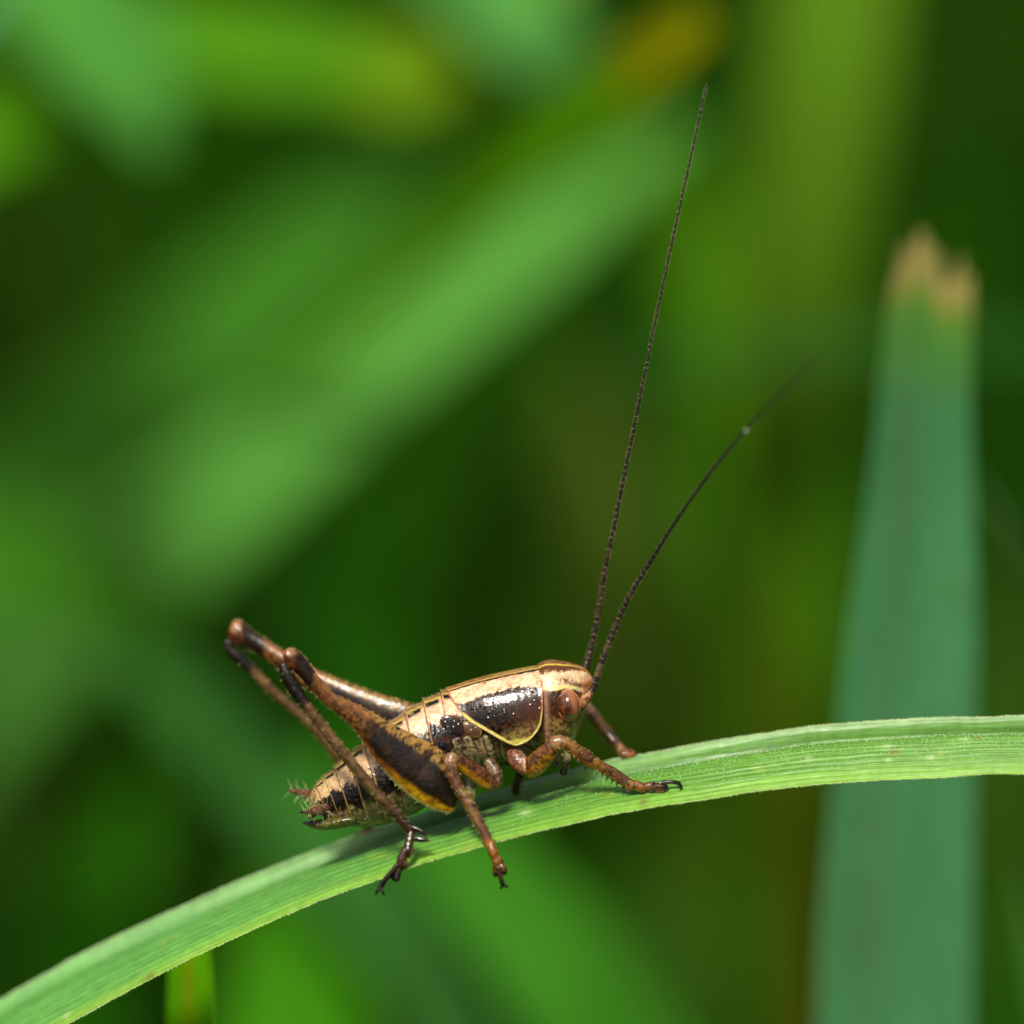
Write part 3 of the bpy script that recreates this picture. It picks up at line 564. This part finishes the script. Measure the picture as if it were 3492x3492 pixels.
o, g1 = seg([(966, 2270, -272, 18, 17), (976, 2298, -272, 23, 20), (1000, 2342, -270, 24, 20), (1026, 2382, -268, 21, 18), (1072, 2440, -264, 19, 17), (1165, 2560, -255, 19, 17), (1265, 2684, -245, 20, 17), (1343, 2768, -236, 19, 16), (1382, 2812, -232, 18, 16), (1398, 2832, -230, 17, 15)],
    limbcol(*TIB, bands=((-.1, .215, (10, 7, 5), .95), (.86, 1.1, (34, 20, 13), .8))), 'tibia', lg, n=160)
hairs_on(g1, 150, 6, 12, (190, 178, 120), lg); spines_on(g1, np.linspace(.3, .93, 16), .5, 15, 3, (50, 32, 16), lg); spines_on(g1, np.linspace(.35, .95, 12), .0, 12, 2.4, (120, 100, 50), lg)
for p in ([(1408, 2822, -240, 10, 9), (1428, 2830, -246, 9, 8), (1444, 2840, -250, 6, 5), (1455, 2856, -252, 1.5, 1.5)], [(1408, 2860, -236, 8, 8), (1430, 2862, -242, 10, 8), (1448, 2864, -246, 8, 6), (1464, 2867, -248, 2, 2)]):
    seg(p, limbcol((40, 28, 24), (18, 12, 10), (90, 80, 80)), 'spur', lg, M_foot, 24, 12, .22)
ZH = -248
tarsus([([(1402, 2838, -232, 14, 13), (1396, 2870, -240, 16, 14), (1390, 2904, ZH, 15, 14)], .5), ([(1402, 2880, -238, 8, 9), (1398, 2906, ZH, 10, 11), (1394, 2922, ZH, 6, 7)], .1), ([(1380, 2900, ZH, 12, 12), (1370, 2930, ZH, 17, 14), (1364, 2956, ZH, 13, 12)], .45), ([(1382, 2926, ZH, 7, 9), (1380, 2950, ZH, 9, 10), (1376, 2962, ZH, 5, 6)], .1), ([(1362, 2946, ZH, 11, 10), (1358, 2970, ZH, 12, 11), (1352, 2998, ZH, 11, 11)], .75), ([(1346, 2960, ZH, 9, 9), (1340, 2986, ZH + 10, 11, 10), (1346, 3000, ZH + 10, 7, 7)], .8),
        ([(1354, 2952, ZH - 8, 9, 9), (1334, 2976, ZH - 6, 9, 9), (1312, 3002, ZH, 9, 9), (1296, 3030, ZH + 6, 9, 9)], .85)],
       [[(1296, 3028, ZH, 6, 6), (1286, 3040, ZH, 5, 5), (1281, 3052, ZH + 6, 1.5, 1.5)], [(1298, 3030, ZH - 6, 6, 6), (1306, 3042, ZH - 10, 4.5, 4.5), (1311, 3054, ZH - 6, 1.5, 1.5)]], lg)
# far hind leg
lf = empty('hind_leg', (1270, 2845, 300), cricket, label='hind leg on the far side, its knee held out behind')
F2u = [(786, 2132), (800, 2112), (826, 2118), (852, 2142), (900, 2176), (950, 2208), (1010, 2246), (1082, 2284), (1191, 2328), (1300, 2368), (1400, 2398), (1470, 2440), (1500, 2500)]
F2l = [(776, 2170), (784, 2190), (808, 2204), (836, 2208), (874, 2226), (912, 2254), (958, 2290), (1020, 2332), (1110, 2400), (1220, 2470), (1330, 2530), (1420, 2560), (1490, 2540)]
femur(F2u, F2l, [270, 240, 200, 170, 150], [.8, .75, .65, .5, .45, .4, .4], lf, far=True)
o, g2 = seg([(776, 2190, 270, 17, 16), (790, 2222, 272, 22, 19), (820, 2248, 274, 22, 19), (858, 2284, 276, 19, 17), (940, 2366, 280, 18, 16), (1046, 2456, 285, 18, 16), (1140, 2566, 290, 18, 16), (1200, 2680, 300, 17, 15), (1240, 2780, 310, 16, 14), (1256, 2822, 312, 15, 14)],
    limbcol(*TIB, bands=((-.1, .17, (10, 7, 5), .95), (.9, 1.1, (40, 24, 14), .8))), 'tibia', lf, n=150)
hairs_on(g2, 120, 6, 12, (180, 168, 110), lf); spines_on(g2, np.linspace(.3, .9, 12), .5, 14, 2.6, (50, 32, 16), lf)
tarsus([([(1254, 2822, 312, 13, 13), (1266, 2838, 306, 14, 13), (1280, 2842, 300, 12, 12)], .1), ([(1278, 2840, 300, 11, 11), (1296, 2836, 292, 13, 12), (1306, 2834, 288, 10, 10)], .1), ([(1240, 2838, 312, 10, 10), (1226, 2844, 316, 9, 9), (1210, 2850, 318, 8, 8)], .2)], [[(1306, 2834, 288, 5, 5), (1316, 2838, 284, 1.5, 1.5)]], lf, brown=(150, 84, 40))
# near middle leg
lm = empty('middle_leg', (1690, 2900, -250), cricket, label='middle leg on the near side, foot hanging over the blade edge')
piece([(1668, 2600, -110, 20, 20), (1690, 2636, -118, 25, 24), (1694, 2670, -122, 22, 22)], lambda u, p, n: mix(lin(118, 94, 60), lin(50, 32, 20), ss(.42, .6, n)), 'coxa', M_body, lm)
seg([(1686, 2676, -128, 24, 20), (1668, 2668, -138, 29, 22), (1634, 2644, -158, 31, 22), (1590, 2616, -182, 28, 20), (1556, 2596, -200, 23, 18), (1540, 2590, -206, 20, 17)],
    lambda u, p, n, g_: mix(mix(lin(98, 58, 28), lin(50, 28, 14), ss(.45, .62, n)), lin(146, 102, 14), ss(.05, -.35, np.cos(p))*ss(.02, .2, u)), 'femur', lm)
o, g3 = seg([(1540, 2582, -212, 21, 20), (1538, 2604, -216, 24, 21), (1544, 2644, -222, 21, 19), (1562, 2684, -228, 19, 17), (1590, 2728, -236, 20, 17), (1630, 2800, -246, 19, 17), (1658, 2852, -252, 17, 16), (1672, 2882, -256, 16, 15)],
    limbcol((124, 80, 46), (68, 40, 22), (178, 132, 94), bands=((.2, .33, (78, 42, 24), .7), (.78, .95, (62, 36, 20), .5), (.95, 1.2, (176, 112, 40), .7), (-.2, .06, (160, 124, 90), .5))), 'tibia', lm, n=130)
hairs_on(g3, 130, 6, 12, (196, 172, 120), lm); spines_on(g3, np.linspace(.45, .97, 8), .0, 17, 2.8, (30, 18, 12), lm); spines_on(g3, np.linspace(.5, .95, 6), .5, 15, 2.6, (40, 24, 14), lm)
ZM = -262
tarsus([([(1674, 2884, -257, 16, 15), (1681, 2902, ZM, 18, 16), (1687, 2922, ZM, 15, 14)], -.3), ([(1690, 2918, ZM, 12, 12), (1694, 2936, ZM, 17, 14), (1700, 2952, ZM, 12, 12)], .1), ([(1704, 2926, ZM, 8, 9), (1712, 2940, ZM, 7, 8)], .4), ([(1694, 2946, ZM, 12, 12), (1692, 2968, ZM + 4, 13, 12), (1690, 2984, ZM + 4, 9, 9)], .6), ([(1702, 2948, ZM, 10, 10), (1716, 2964, ZM, 14, 12), (1720, 2976, ZM, 10, 10)], .55),
        ([(1699, 2958, ZM - 10, 8, 8), (1706, 2988, ZM - 8, 8, 8), (1715, 3018, ZM - 4, 8.5, 8.5)], .85)],
       [[(1713, 3018, ZM - 4, 5, 5), (1710, 3028, ZM - 4, 4, 4), (1704, 3030, ZM, 1.5, 1.5)], [(1718, 3016, ZM - 4, 5, 5), (1728, 3024, ZM - 6, 4, 4), (1734, 3018, ZM - 4, 1.5, 1.5)]], lm, brown=(136, 84, 32))
# far middle leg
lx = empty('middle_leg', (1758, 2695, 140), cricket, label='middle leg on the far side, mostly hidden under the body')
dF = leaf_d(1756, 2700)
seg([(1690, 2600, 60, 20, 18), (1730, 2590, 110, 22, 18), (1780, 2585, 150, 18, 16)], limbcol(BR, DKB, PLB), 'femur', lx)
seg([(1780, 2585, 150, 17, 16), (1776, 2620, 148, 16, 15), (1768, 2655, (dF + 148)/2, 15, 14), (1757, 2692, dF - 12, 14, 13)], limbcol((130, 92, 50), (44, 28, 18), (150, 120, 80), bands=((.25, .55, (40, 26, 16), .7), (.75, 1.2, (70, 44, 24), .7))), 'tibia', lx)
tarsus([([(1757, 2690, dF - 12, 12, 12), (1756, 2702, dF - 6, 11, 11)], .4), ([(1756, 2702, dF - 6, 9, 9), (1768, 2708, dF - 4, 8, 8)], .6)], [], lx)
# near front leg
la = empty('front_leg', (2240, 2695, -120), cricket, label='front leg on the near side, planted forward on the blade')
piece([(1752, 2566, -96, 26, 22), (1768, 2596, -112, 32, 26), (1792, 2622, -122, 26, 24)], lambda u, p, n: mix(mix(lin(134, 88, 56), lin(80, 46, 28), ss(.4, .6, n)), lin(176, 150, 116), ss(.5, .9, np.cos(p))*.4), 'coxa', M_body, la)
piece([(1786, 2590, -140, 9, 9), (1792, 2612, -146, 13, 10), (1802, 2634, -142, 12, 10), (1816, 2646, -134, 5, 5)], plain((178, 140, 104), (140, 98, 66)), 'joint_pad', M_foot, la)
seg([(1806, 2628, -132, 30, 26), (1822, 2612, -142, 38, 30), (1846, 2588, -154, 37, 28), (1872, 2562, -166, 32, 25), (1892, 2544, -174, 26, 22), (1902, 2536, -178, 23, 20)],
    lambda u, p, n, g_: mix(mix(lin(114, 70, 24), lin(54, 31, 11), ss(.42, .6, n)), mix(lin(146, 98, 16), lin(76, 60, 14), ss(.45, .6, n)), ss(.4, -.3, np.cos(p))*ss(.8, .5, u)), 'femur', la)
zf = leaf_d(2180, 2700); ZF = zf - 26
o, g4 = seg([(1892, 2534, -180, 25, 22), (1912, 2532, -182, 26, 22), (1936, 2541, -182, 24, 21), (1960, 2556, -180, 23, 20), (1985, 2576, -176, 27, 21), (2012, 2596, -170, 25, 19), (2044, 2612, -160, 20, 17), (2090, 2638, -145, 21, 17), (2130, 2664, (ZF - 140)/2, 20, 17), (2156, 2680, ZF - 4, 19, 16)],
    limbcol((136, 84, 30), (56, 32, 14), (184, 132, 88), bands=((-.2, .06, (160, 124, 88), .5), (.30, .42, (66, 32, 16), .7), (.70, .96, (58, 34, 18), .65))), 'tibia', la, n=140)
hairs_on(g4, 130, 6, 12, (200, 176, 124), la); spines_on(g4, np.linspace(.45, .98, 9), .5, 18, 3, (26, 16, 10), la, lean=.5); spines_on(g4, np.linspace(.5, .97, 7), .6, 15, 2.4, (120, 90, 50), la)
piece([(1988, 2584, -194, 4, 3), (2006, 2592, -192, 6, 3), (2022, 2600, -184, 3, 2)], plain((58, 26, 12), (40, 18, 10)), 'ear_slit', M_foot, la)
tarsus([([(2158, 2676, ZF, 17, 15), (2176, 2682, ZF, 19, 16), (2194, 2688, ZF, 17, 15)], -.15), ([(2196, 2686, ZF, 11, 11), (2214, 2682, ZF, 17, 14), (2228, 2688, ZF, 15, 13)], .3), ([(2222, 2672, ZF - 6, 6, 8), (2232, 2668, ZF - 6, 4, 5)], .7), ([(2230, 2684, ZF, 12, 11), (2250, 2682, ZF - 4, 15, 13), (2270, 2686, ZF - 2, 12, 11)], .7), ([(2240, 2694, ZF, 9, 10), (2262, 2698, ZF + 2, 9, 10)], .05),
        ([(2248, 2672, ZF - 10, 8, 8), (2276, 2667, ZF - 12, 7.5, 7.5), (2304, 2668, ZF - 10, 7.5, 7.5), (2316, 2672, ZF - 8, 8, 8)], .9)],
       [[(2314, 2672, ZF - 10, 6, 6), (2322, 2682, ZF - 8, 5, 5), (2321, 2697, ZF - 2, 1.5, 1.5)], [(2314, 2672, ZF - 2, 6, 6), (2324, 2680, ZF + 4, 4, 4), (2327, 2690, ZF + 6, 1.5, 1.5)]], la, brown=(122, 76, 32))
# far front leg
lz = empty('front_leg', (2150, 2575, 150), cricket, label='front leg on the far side, reaching down to the far blade edge')
seg([(1830, 2560, 70, 26, 24), (1890, 2520, 130, 28, 24), (1950, 2450, 190, 24, 20), (1985, 2405, 215, 20, 18)], limbcol(BR, DKB, PLB), 'femur', lz)
dz = leaf_d(2150, 2582)
o, g5 = seg([(1984, 2398, 216, 20, 19), (2006, 2420, 216, 21, 19), (2040, 2462, 210, 19, 17), (2080, 2512, 200, 18, 16), (2112, 2550, (dz + 196)/2, 17, 15), (2130, 2572, dz, 16, 14)], limbcol((140, 88, 52), (46, 30, 26), (196, 160, 136), bands=((-.1, .2, (196, 150, 116), .6), (.55, .85, (44, 30, 28), .75))), 'tibia', lz)
hairs_on(g5, 90, 7, 13, (176, 120, 60), lz)
tarsus([([(2130, 2570, dz, 14, 13), (2146, 2574, dz, 14, 13), (2160, 2572, dz, 11, 10)], .0), ([(2140, 2562, dz - 4, 10, 9), (2156, 2564, dz - 2, 8, 8), (2170, 2572, dz, 6, 6)], .5)], [], lz, brown=(160, 92, 44))

# ---------------- tail end: cerci, tail plates
def cercus(st, label=None):
    o, g_ = seg(st, lambda u, p, n, gg: mix(mix(lin(108, 72, 48), lin(64, 42, 34), ss(.4, .62, n)), lin(38, 26, 26), ss(.7, 1, u)), 'cercus', body, M_leg, 50, 18, .35, label=label)
    hairs_on(g_, 40, 14, 50, (186, 190, 140), body, name='tail_hairs', rad=.8, lean=.5)
cercus([(1116, 2756, -56, 18, 17), (1092, 2762, -92, 18, 17), (1066, 2767, -112, 13, 12), (1044, 2769, -126, 7, 7), (1022, 2769, -136, 3, 3)])
cercus([(1072, 2712, 70, 17, 16), (1050, 2708, 84, 16, 15), (1020, 2702, 104, 12, 11), (994, 2696, 122, 6, 6), (977, 2693, 132, 2, 2)])
piece([(1100, 2704, -8, 26, 40), (1080, 2718, -10, 24, 38), (1066, 2734, -12, 14, 28), (1060, 2742, -12, 5, 14)], plain((160, 136, 80), (126, 98, 54)), 'tail_plate', M_body, body)
piece([(1092, 2752, -12, 24, 40), (1070, 2768, -16, 20, 30), (1056, 2784, -18, 10, 16)], plain((140, 118, 60), (88, 66, 36)), 'tail_plate', M_body, body)
piece([(1190, 2796, -20, 22, 70), (1130, 2808, -28, 22, 60), (1086, 2813, -34, 19, 44), (1056, 2810, -38, 12, 26), (1036, 2807, -40, 4, 9)], lambda u, p, n: mix(mix(lin(92, 92, 34), lin(60, 52, 26), ss(.4, .6, n)), lin(22, 16, 16), ss(.6, .8, u + (n - .5)*.3)*ss(-.6, .0, np.cos(p))), 'tail_plate', M_shell, body)
it = []
for _ in range(70):
    i = rng.integers(300, 415); j = rng.integers(0, NTB); b0 = G[i, j]; nn = b0 - G[i].mean(0); nn /= np.linalg.norm(nn); it.append((b0, nn + np.array([-.6, 0, 0]), rng.uniform(6, 14), .7))
for _ in range(260):
    i = rng.integers(140, 400); j = int(NTB/2 + rng.integers(-8, 9)); b0 = G[i, j]; nn = b0 - G[i].mean(0); nn /= np.linalg.norm(nn); it.append((b0, nn + np.array([-.5, .1, 0]), rng.uniform(4, 8), .7))
for _ in range(60):
    i = rng.integers(70, 150); j = rng.integers(40, 100); b0 = Gh[i, j]; nn = b0 - Gh[i].mean(0); nn /= np.linalg.norm(nn)
    if nn[1] > .1 or nn[0] > .5: it.append((b0, nn + np.array([.5, .2, 0]), rng.uniform(6, 12), .7))
v, f = bristles(it); MB().add(v, f, np.append(lin(196, 186, 120), .5)).build('body_hairs', M_hair, body, kind='stuff')

# ================================================================== the meadow behind
def blade(path, width, colr, label, name='grass_blade', cat='grass blade', group=None, twist=0, tipc=None, tipl=.15, fold=.18, n=60, prof=None, root=True, ragged=None, stripe=None, m=14, tip0=.0):
    """one grass leaf: rows (x, y, d) from root to tip; the root end runs on down to the ground"""
    P = np.array(path, float)
    if root:
        d0 = P[0, 2]; # point on the ground straight under the first point (in world), in work space
        w0 = toW(P[0]); w1 = w0.copy(); w1[2] = GZ - .1; w1 += np.array([rng.uniform(-.6, .6), rng.uniform(-.5, .5), 0])
        def back(w):
            y = w[1]*CP - w[2]*SP; z = w[1]*SP + w[2]*CP; s = (DIST + y)/DIST/1000; return np.array([1746 + w[0]/s, 1746 - z/s, y*1000])
        if w0[2] > GZ + .3: P = np.concatenate([[back(w1)], [back(w0*.5 + w1*.5 + np.array([0, 0, .3]))], P])
    # work in world space
    W = toW(P); S = cr(np.concatenate([W[:, [0, 2]], W[:, 1:2]], 1), n); S = np.stack([S[:, 0], S[:, 2], S[:, 1]], -1)
    T = np.gradient(S, axis=0); T /= np.linalg.norm(T, axis=1)[:, None]
    view = np.array([0, CP, -SP]); A = np.cross(T, view); A /= np.linalg.norm(A, axis=1)[:, None] + 1e-9; Nn = np.cross(A, T)
    Nn = np.where((Nn@view)[:, None] > 0, -Nn, Nn)
    ct, st_ = math.cos(twist), math.sin(twist); A2 = A*ct + Nn*st_; N2 = Nn*ct - A*st_
    u = np.linspace(0, 1, n); dmean = P[-1, 2]/1000
    wd = width/1000*(DIST + dmean)/DIST/2
    pr = np.interp(u, *zip(*prof)) if prof else np.clip(np.interp(u, [0, .25, .6, .9, 1], [.55, .9, 1, .6, tip0]), 0, 1)
    t = np.linspace(-1, 1, m)
    if ragged is not None:                                                    # torn end: each strip stops at its own length
        fray = np.random.default_rng(5).normal(0, .03, m); sh = (np.interp(t, *zip(*ragged)) + fray)[None]*(.35*ss(.75, 1, u) + .65*ss(.975, 1, u))[:, None]
    else: sh = np.zeros((n, m))
    V = S[:, None] + A2[:, None]*(t[None]*wd*pr[:, None])[..., None] + N2[:, None]*(-(1 - np.abs(t))[None]*fold*wd*pr[:, None])[..., None] + T[:, None]*sh[..., None]
    V2 = V - N2[:, None]*.03
    c = np.broadcast_to(lin(*colr), (n, m, 3)).copy(); nz = fbm(np.stack([u[:, None]*14 + 0*t, t[None]*2 + 0*u[:, None], np.full((n, m), rng.uniform(0, 99))], -1), 1.0)
    c = c*(.9 + .2*nz[..., None])
    if ragged is not None:
        blot = fbm(np.stack([u[:, None]*30 + 0*t, t[None]*1.6 + 0*u[:, None], np.zeros((n, m))], -1), 1.0, off=77); c = mix(c, lin(96, 124, 84), np.exp(-((t - .35)/.07)**2)[None]*.6 + 0*blot); c = mix(c, lin(84, 120, 56), ss(.55, .8, blot)*.25); c = mix(c, lin(76, 130, 36), ss(.93, .975, u)[:, None]*.75 + 0*blot); c = mix(c, lin(122, 128, 34), ss(.972, .99, u[:, None] + (blot - .5)*.02)*.7)
    if stripe is not None: c = mix(c, lin(*stripe), np.exp(-((t - .1)/.22)**2)[None]*ss(.2, .5, nz)*.9)
    if tipc is not None:
        lim = np.clip((u[:, None] + sh*0 - (1 - tipl))/(tipl*.4), 0, 1); c = mix(c, lin(*tipc), ss(0, 1, lim + (nz - .5)*.6))
    c4 = np.concatenate([c, np.full((n, m, 1), .5)], -1); mb = MB()
    Vall = np.concatenate([V.reshape(-1, 3), V2.reshape(-1, 3)]); k = n*m; f = gridf(n, m, closed=False); f2 = [tuple(a + k for a in q_) for q_ in f]
    sd = [(i*m, (i + 1)*m, k + (i + 1)*m, k + i*m) for i in range(n - 1)] + [(i*m + m - 1, (i + 1)*m + m - 1, k + (i + 1)*m + m - 1, k + i*m + m - 1) for i in range(n - 1)]
    me = bpy.data.meshes.new(name); o0 = S[0]; me.from_pydata((Vall - o0).tolist(), [], f + f2 + sd)
    a = me.attributes.new('Col', 'FLOAT_COLOR', 'POINT'); a.data.foreach_set('color', np.concatenate([c4.reshape(-1, 4)]*2).astype(np.float32).ravel())
    uvp = np.stack([u[:, None]*6 + 0*t, t[None]*.5 + .5 + 0*u[:, None], np.zeros((n, m))], -1).reshape(-1, 3)
    b_ = me.attributes.new('uvp', 'FLOAT_VECTOR', 'POINT'); b_.data.foreach_set('vector', np.concatenate([uvp]*2).astype(np.float32).ravel())
    bm = bmesh.new(); bm.from_mesh(me); bmesh.ops.recalc_face_normals(bm, faces=bm.faces); bm.to_mesh(me); bm.free()
    me.polygons.foreach_set('use_smooth', [True]*len(me.polygons)); me.materials.append(M_blade)
    o = bpy.data.objects.new(name, me); col.objects.link(o); o.location = o0; tag(o, label, cat, group); return o

K = 1000
# the broken blade on the right and the short one under the arch
blade([(3050, 3900, 2.9*K), (3052, 3492, 2.8*K), (3095, 2500, 2.5*K), (3142, 1746, 2.3*K), (3185, 1000, 2.1*K), (3198, 905, 2.1*K)], 560, (74, 136, 86), 'upright bluish green blade with a torn brown tip beyond the arching blade', tipc=(140, 132, 74), tipl=.015, fold=.16, n=260, m=44, twist=.12,
      prof=[(0, .8), (.55, 1), (.72, .97), (.85, .8), (.93, .6), (1, .5)], ragged=[(-1, -.12), (-.9, -.02), (-.75, -.06), (-.6, .02), (-.45, -.04), (-.25, -.06), (-.1, .0), (.05, .08), (.2, .04), (.4, .14), (.6, .11), (.7, .02), (.85, .06), (1, -.05)])
blade([(652, 4100, 900), (650, 3600, 850), (648, 3300, 800), (640, 3130, 780)], 190, (82, 150, 4), 'short yellow green upright blade with an orange streak beneath the arching blade', stripe=(124, 136, 4), fold=.2, prof=[(0, .9), (.9, 1), (1, .7)], n=60)
BG = [
 ([(-500, 3100, 14), (-50, 2420, 13), (300, 2060, 12), (520, 1880, 11), (1150, 1340, 10.5), (1850, 800, 10.5), (2420, 380, 11)], 440, (94, 158, 64), 'broad pale green blade slanting behind the cricket, the brightest slanting one', {}),
 ([(-300, 2600, 15), (-50, 1850, 15), (380, 1450, 15), (900, 1000, 15.5), (1550, 480, 16.5)], 560, (66, 126, 34), 'dull dark green blade slanting beside the brightest slanting one', {}),
 ([(-1600, 900, 14), (-900, 300, 13), (-200, 60, 12), (500, 120, 12), (1200, 200, 12), (1900, 380, 12), (2300, 620, 12.5)], 430, (88, 152, 22), 'bright green blade arching across the top of the meadow', {}),
 ([(-900, -2200, 13), (-250, -700, 10), (200, -50, 9.5), (420, 220, 9), (540, 520, 9)], 480, (80, 146, 58), 'soft blue green leaf hanging down over the bright arching top blade', {'prof': [(0, .7), (.7, 1), (.9, .8), (1, .2)], 'root': False}),
 ([(-1500, 700, 9), (-700, 420, 8.4), (-150, 120, 8), (60, -120, 8)], 240, (120, 180, 140), 'pale bluish leaf edge at the corner beside the hanging blue green leaf', {}),
 ([(700, -2200, 13), (1300, -560, 11), (1700, -20, 11), (1900, 200, 11), (2000, 420, 11.5)], 420, (92, 160, 74), 'pale mint green leaf drooping at the top above the antenna', {'root': False}),
 ([(500, 1900, 11.5), (900, 1400, 10.6), (1380, 900, 9.2), (1750, 560, 7.8), (2050, 310, 7), (2260, 160, 6.5), (2400, 70, 6.3)], 240, (92, 156, 6), 'grass blade with a yellow ochre tip close to the long antenna', {'tipc': (134, 138, 0), 'tipl': .07, 'prof': [(0, .05), (.55, .06), (.7, .5), (.85, 1), (.95, .95), (1, .5)]}),
 ([(2450, 3000, 14), (2560, 2100, 13), (2680, 1200, 11.5), (2800, 400, 11), (2900, -400, 11)], 430, (88, 128, 22), 'tall upright olive green blade between the antennae and the torn blade', {'prof': [(0, .4), (.45, .4), (.6, .6), (.75, .95), (1, 1)]}),
 ([(3900, 2300, 4), (3560, 1960, 3.6), (3420, 1780, 3.4), (3330, 1600, 3.4)], 190, (84, 124, 62), 'small grey green leaf tip poking out beside the torn blade', {}),
 ([(2735, 3900, 7), (2715, 3100, 7.6), (2680, 2500, 8.4), (2640, 1800, 9.5)], 180, (58, 64, 0), 'brownish olive stem standing close to the foot of the torn blade', {}),
 ([(2500, 4300, 8), (2150, 3700, 8), (1900, 3300, 8), (1600, 2950, 8.3), (1250, 2650, 9)], 520, (60, 124, 28), 'wide light green leaf below the arching blade under the cricket head', {'prof': [(0, .9), (.6, 1), (.9, .7), (1, .1)]}),
 ([(950, 4400, 10), (980, 3700, 10), (1050, 3100, 10.5), (1150, 2500, 11)], 620, (56, 122, 8), 'wide grass green leaf below the arching blade under the cricket tail', {}),
 ([(1850, 4200, 9), (1600, 3500, 9.5), (1050, 2850, 10), (600, 2380, 10.5), (250, 2050, 11)], 320, (50, 102, 38), 'dusky green blade slanting down behind the folded hind legs', {}),
 ([(-600, 1700, 9.5), (-100, 1880, 9), (300, 2020, 9), (700, 2200, 9.5), (900, 2320, 10)], 380, (64, 124, 26), 'fresh green leaf lying level beyond the raised hind knees', {}),
 ([(2250, 3000, 17), (2150, 2300, 17), (2060, 1700, 17), (1950, 1150, 18)], 380, (76, 98, 24), 'olive leaf far behind the antenna bases', {}),
 ([(2700, 2600, 14), (2600, 1800, 14), (2480, 1150, 14), (2330, 650, 14), (2150, 250, 14)], 420, (76, 128, 10), 'deep green curved blade crossing behind the long straight antenna', {}),
 ([(3700, 3700, 4.4), (3560, 3350, 4.2), (3490, 3050, 4.2), (3460, 2900, 4.3)], 170, (104, 156, 70), 'light green blade at the lower corner beside the torn blade', {}),
 ([(-600, 1000, 11), (-200, 520, 10.5), (150, 400, 10.5), (560, 470, 11)], 420, (88, 154, 16), 'lush green leaf under the hanging blue green leaf', {}),
 ([(3300, 4000, 14), (3380, 3200, 14), (3430, 2500, 14), (3400, 1700, 14.5)], 420, (46, 78, 12), 'dim green blade beyond the foot of the torn blade', {}),
 ([(1500, 2900, 15), (1250, 2350, 15), (1150, 2000, 15.5), (1500, 1700, 16)], 420, (30, 84, 4), 'dim green leaf far behind the folded hind legs', {}),
 ([(300, 4200, 12), (280, 3400, 12), (350, 2950, 12), (600, 2600, 12.5)], 420, (36, 94, 4), 'dim green leaf beyond the lower end of the arching blade', {}),
 ([(2300, 4200, 12), (2250, 3400, 12), (2150, 2900, 12.5)], 520, (38, 74, 8), 'dark green leaf below the front foot of the cricket', {}),
 ([(2300, -700, 12.5), (1900, -150, 12), (1640, 80, 11.6), (1420, 220, 11.3), (1200, 290, 11.3)], 300, (118, 158, 20), 'yellowing leaf resting against the bright arching top blade', {'prof': [(0, .3), (.5, .5), (.75, .9), (.9, 1), (1, .3)], 'root': False}),
 ([(4300, 1250, 11), (3700, 1180, 10.5), (3000, 1170, 10), (2450, 1210, 10), (2050, 1280, 10.3)], 110, (48, 96, 34), 'thin dim stem lying level behind the long straight antenna', {'prof': [(0, .8), (.8, 1), (1, .4)]}),
]
for path, w, c_, lab, kw in BG:
    blade([(x, y, d*K) for x, y, d in path], w, [c_[0]*.92, c_[1]*.96, c_[2]*.92], lab, group='blurred grass leaves behind the cricket', twist=rng.uniform(-.25, .25), **kw)
# short turf between, too far and blurred to count
v = []; f = []; cs = []
R2 = np.random.default_rng(3)
for i in range(5200):
    x = R2.uniform(-11, 11); y = R2.uniform(6, 60); h = R2.uniform(1.2, 3.6); a = R2.uniform(0, 6.28); lx_, ly_ = math.cos(a)*h*.45, math.sin(a)*h*.45; wv = R2.uniform(.08, .2); ca, sa = -math.sin(a)*wv, math.cos(a)*wv; k = len(v); z = GZ - .3
    v += [(x - ca, y - sa, z), (x + ca, y + sa, z), (x + lx_*.35 - ca*.8, y + ly_*.35 - sa*.8, z + h*.6), (x + lx_*.35 + ca*.8, y + ly_*.35 + sa*.8, z + h*.6), (x + lx_, y + ly_, z + h)]
    f += [(k, k + 1, k + 3, k + 2), (k + 2, k + 3, k + 4)]; c_ = lin(*[(24, 66, 0), (36, 84, 2), (36, 56, 4), (26, 74, 6)][i % 4])*R2.uniform(.8, 1.5); cs += [tuple(c_) + (.5,)]*5
me = bpy.data.meshes.new('turf'); me.from_pydata(v, [], f); a = me.attributes.new('Col', 'FLOAT_COLOR', 'POINT'); a.data.foreach_set('color', np.array(cs, np.float32).ravel())
me.attributes.new('uvp', 'FLOAT_VECTOR', 'POINT'); me.materials.append(M_blade); o = bpy.data.objects.new('turf', me); col.objects.link(o)
tag(o, 'short dark turf on the ground far behind the cricket', 'turf', kind='stuff')
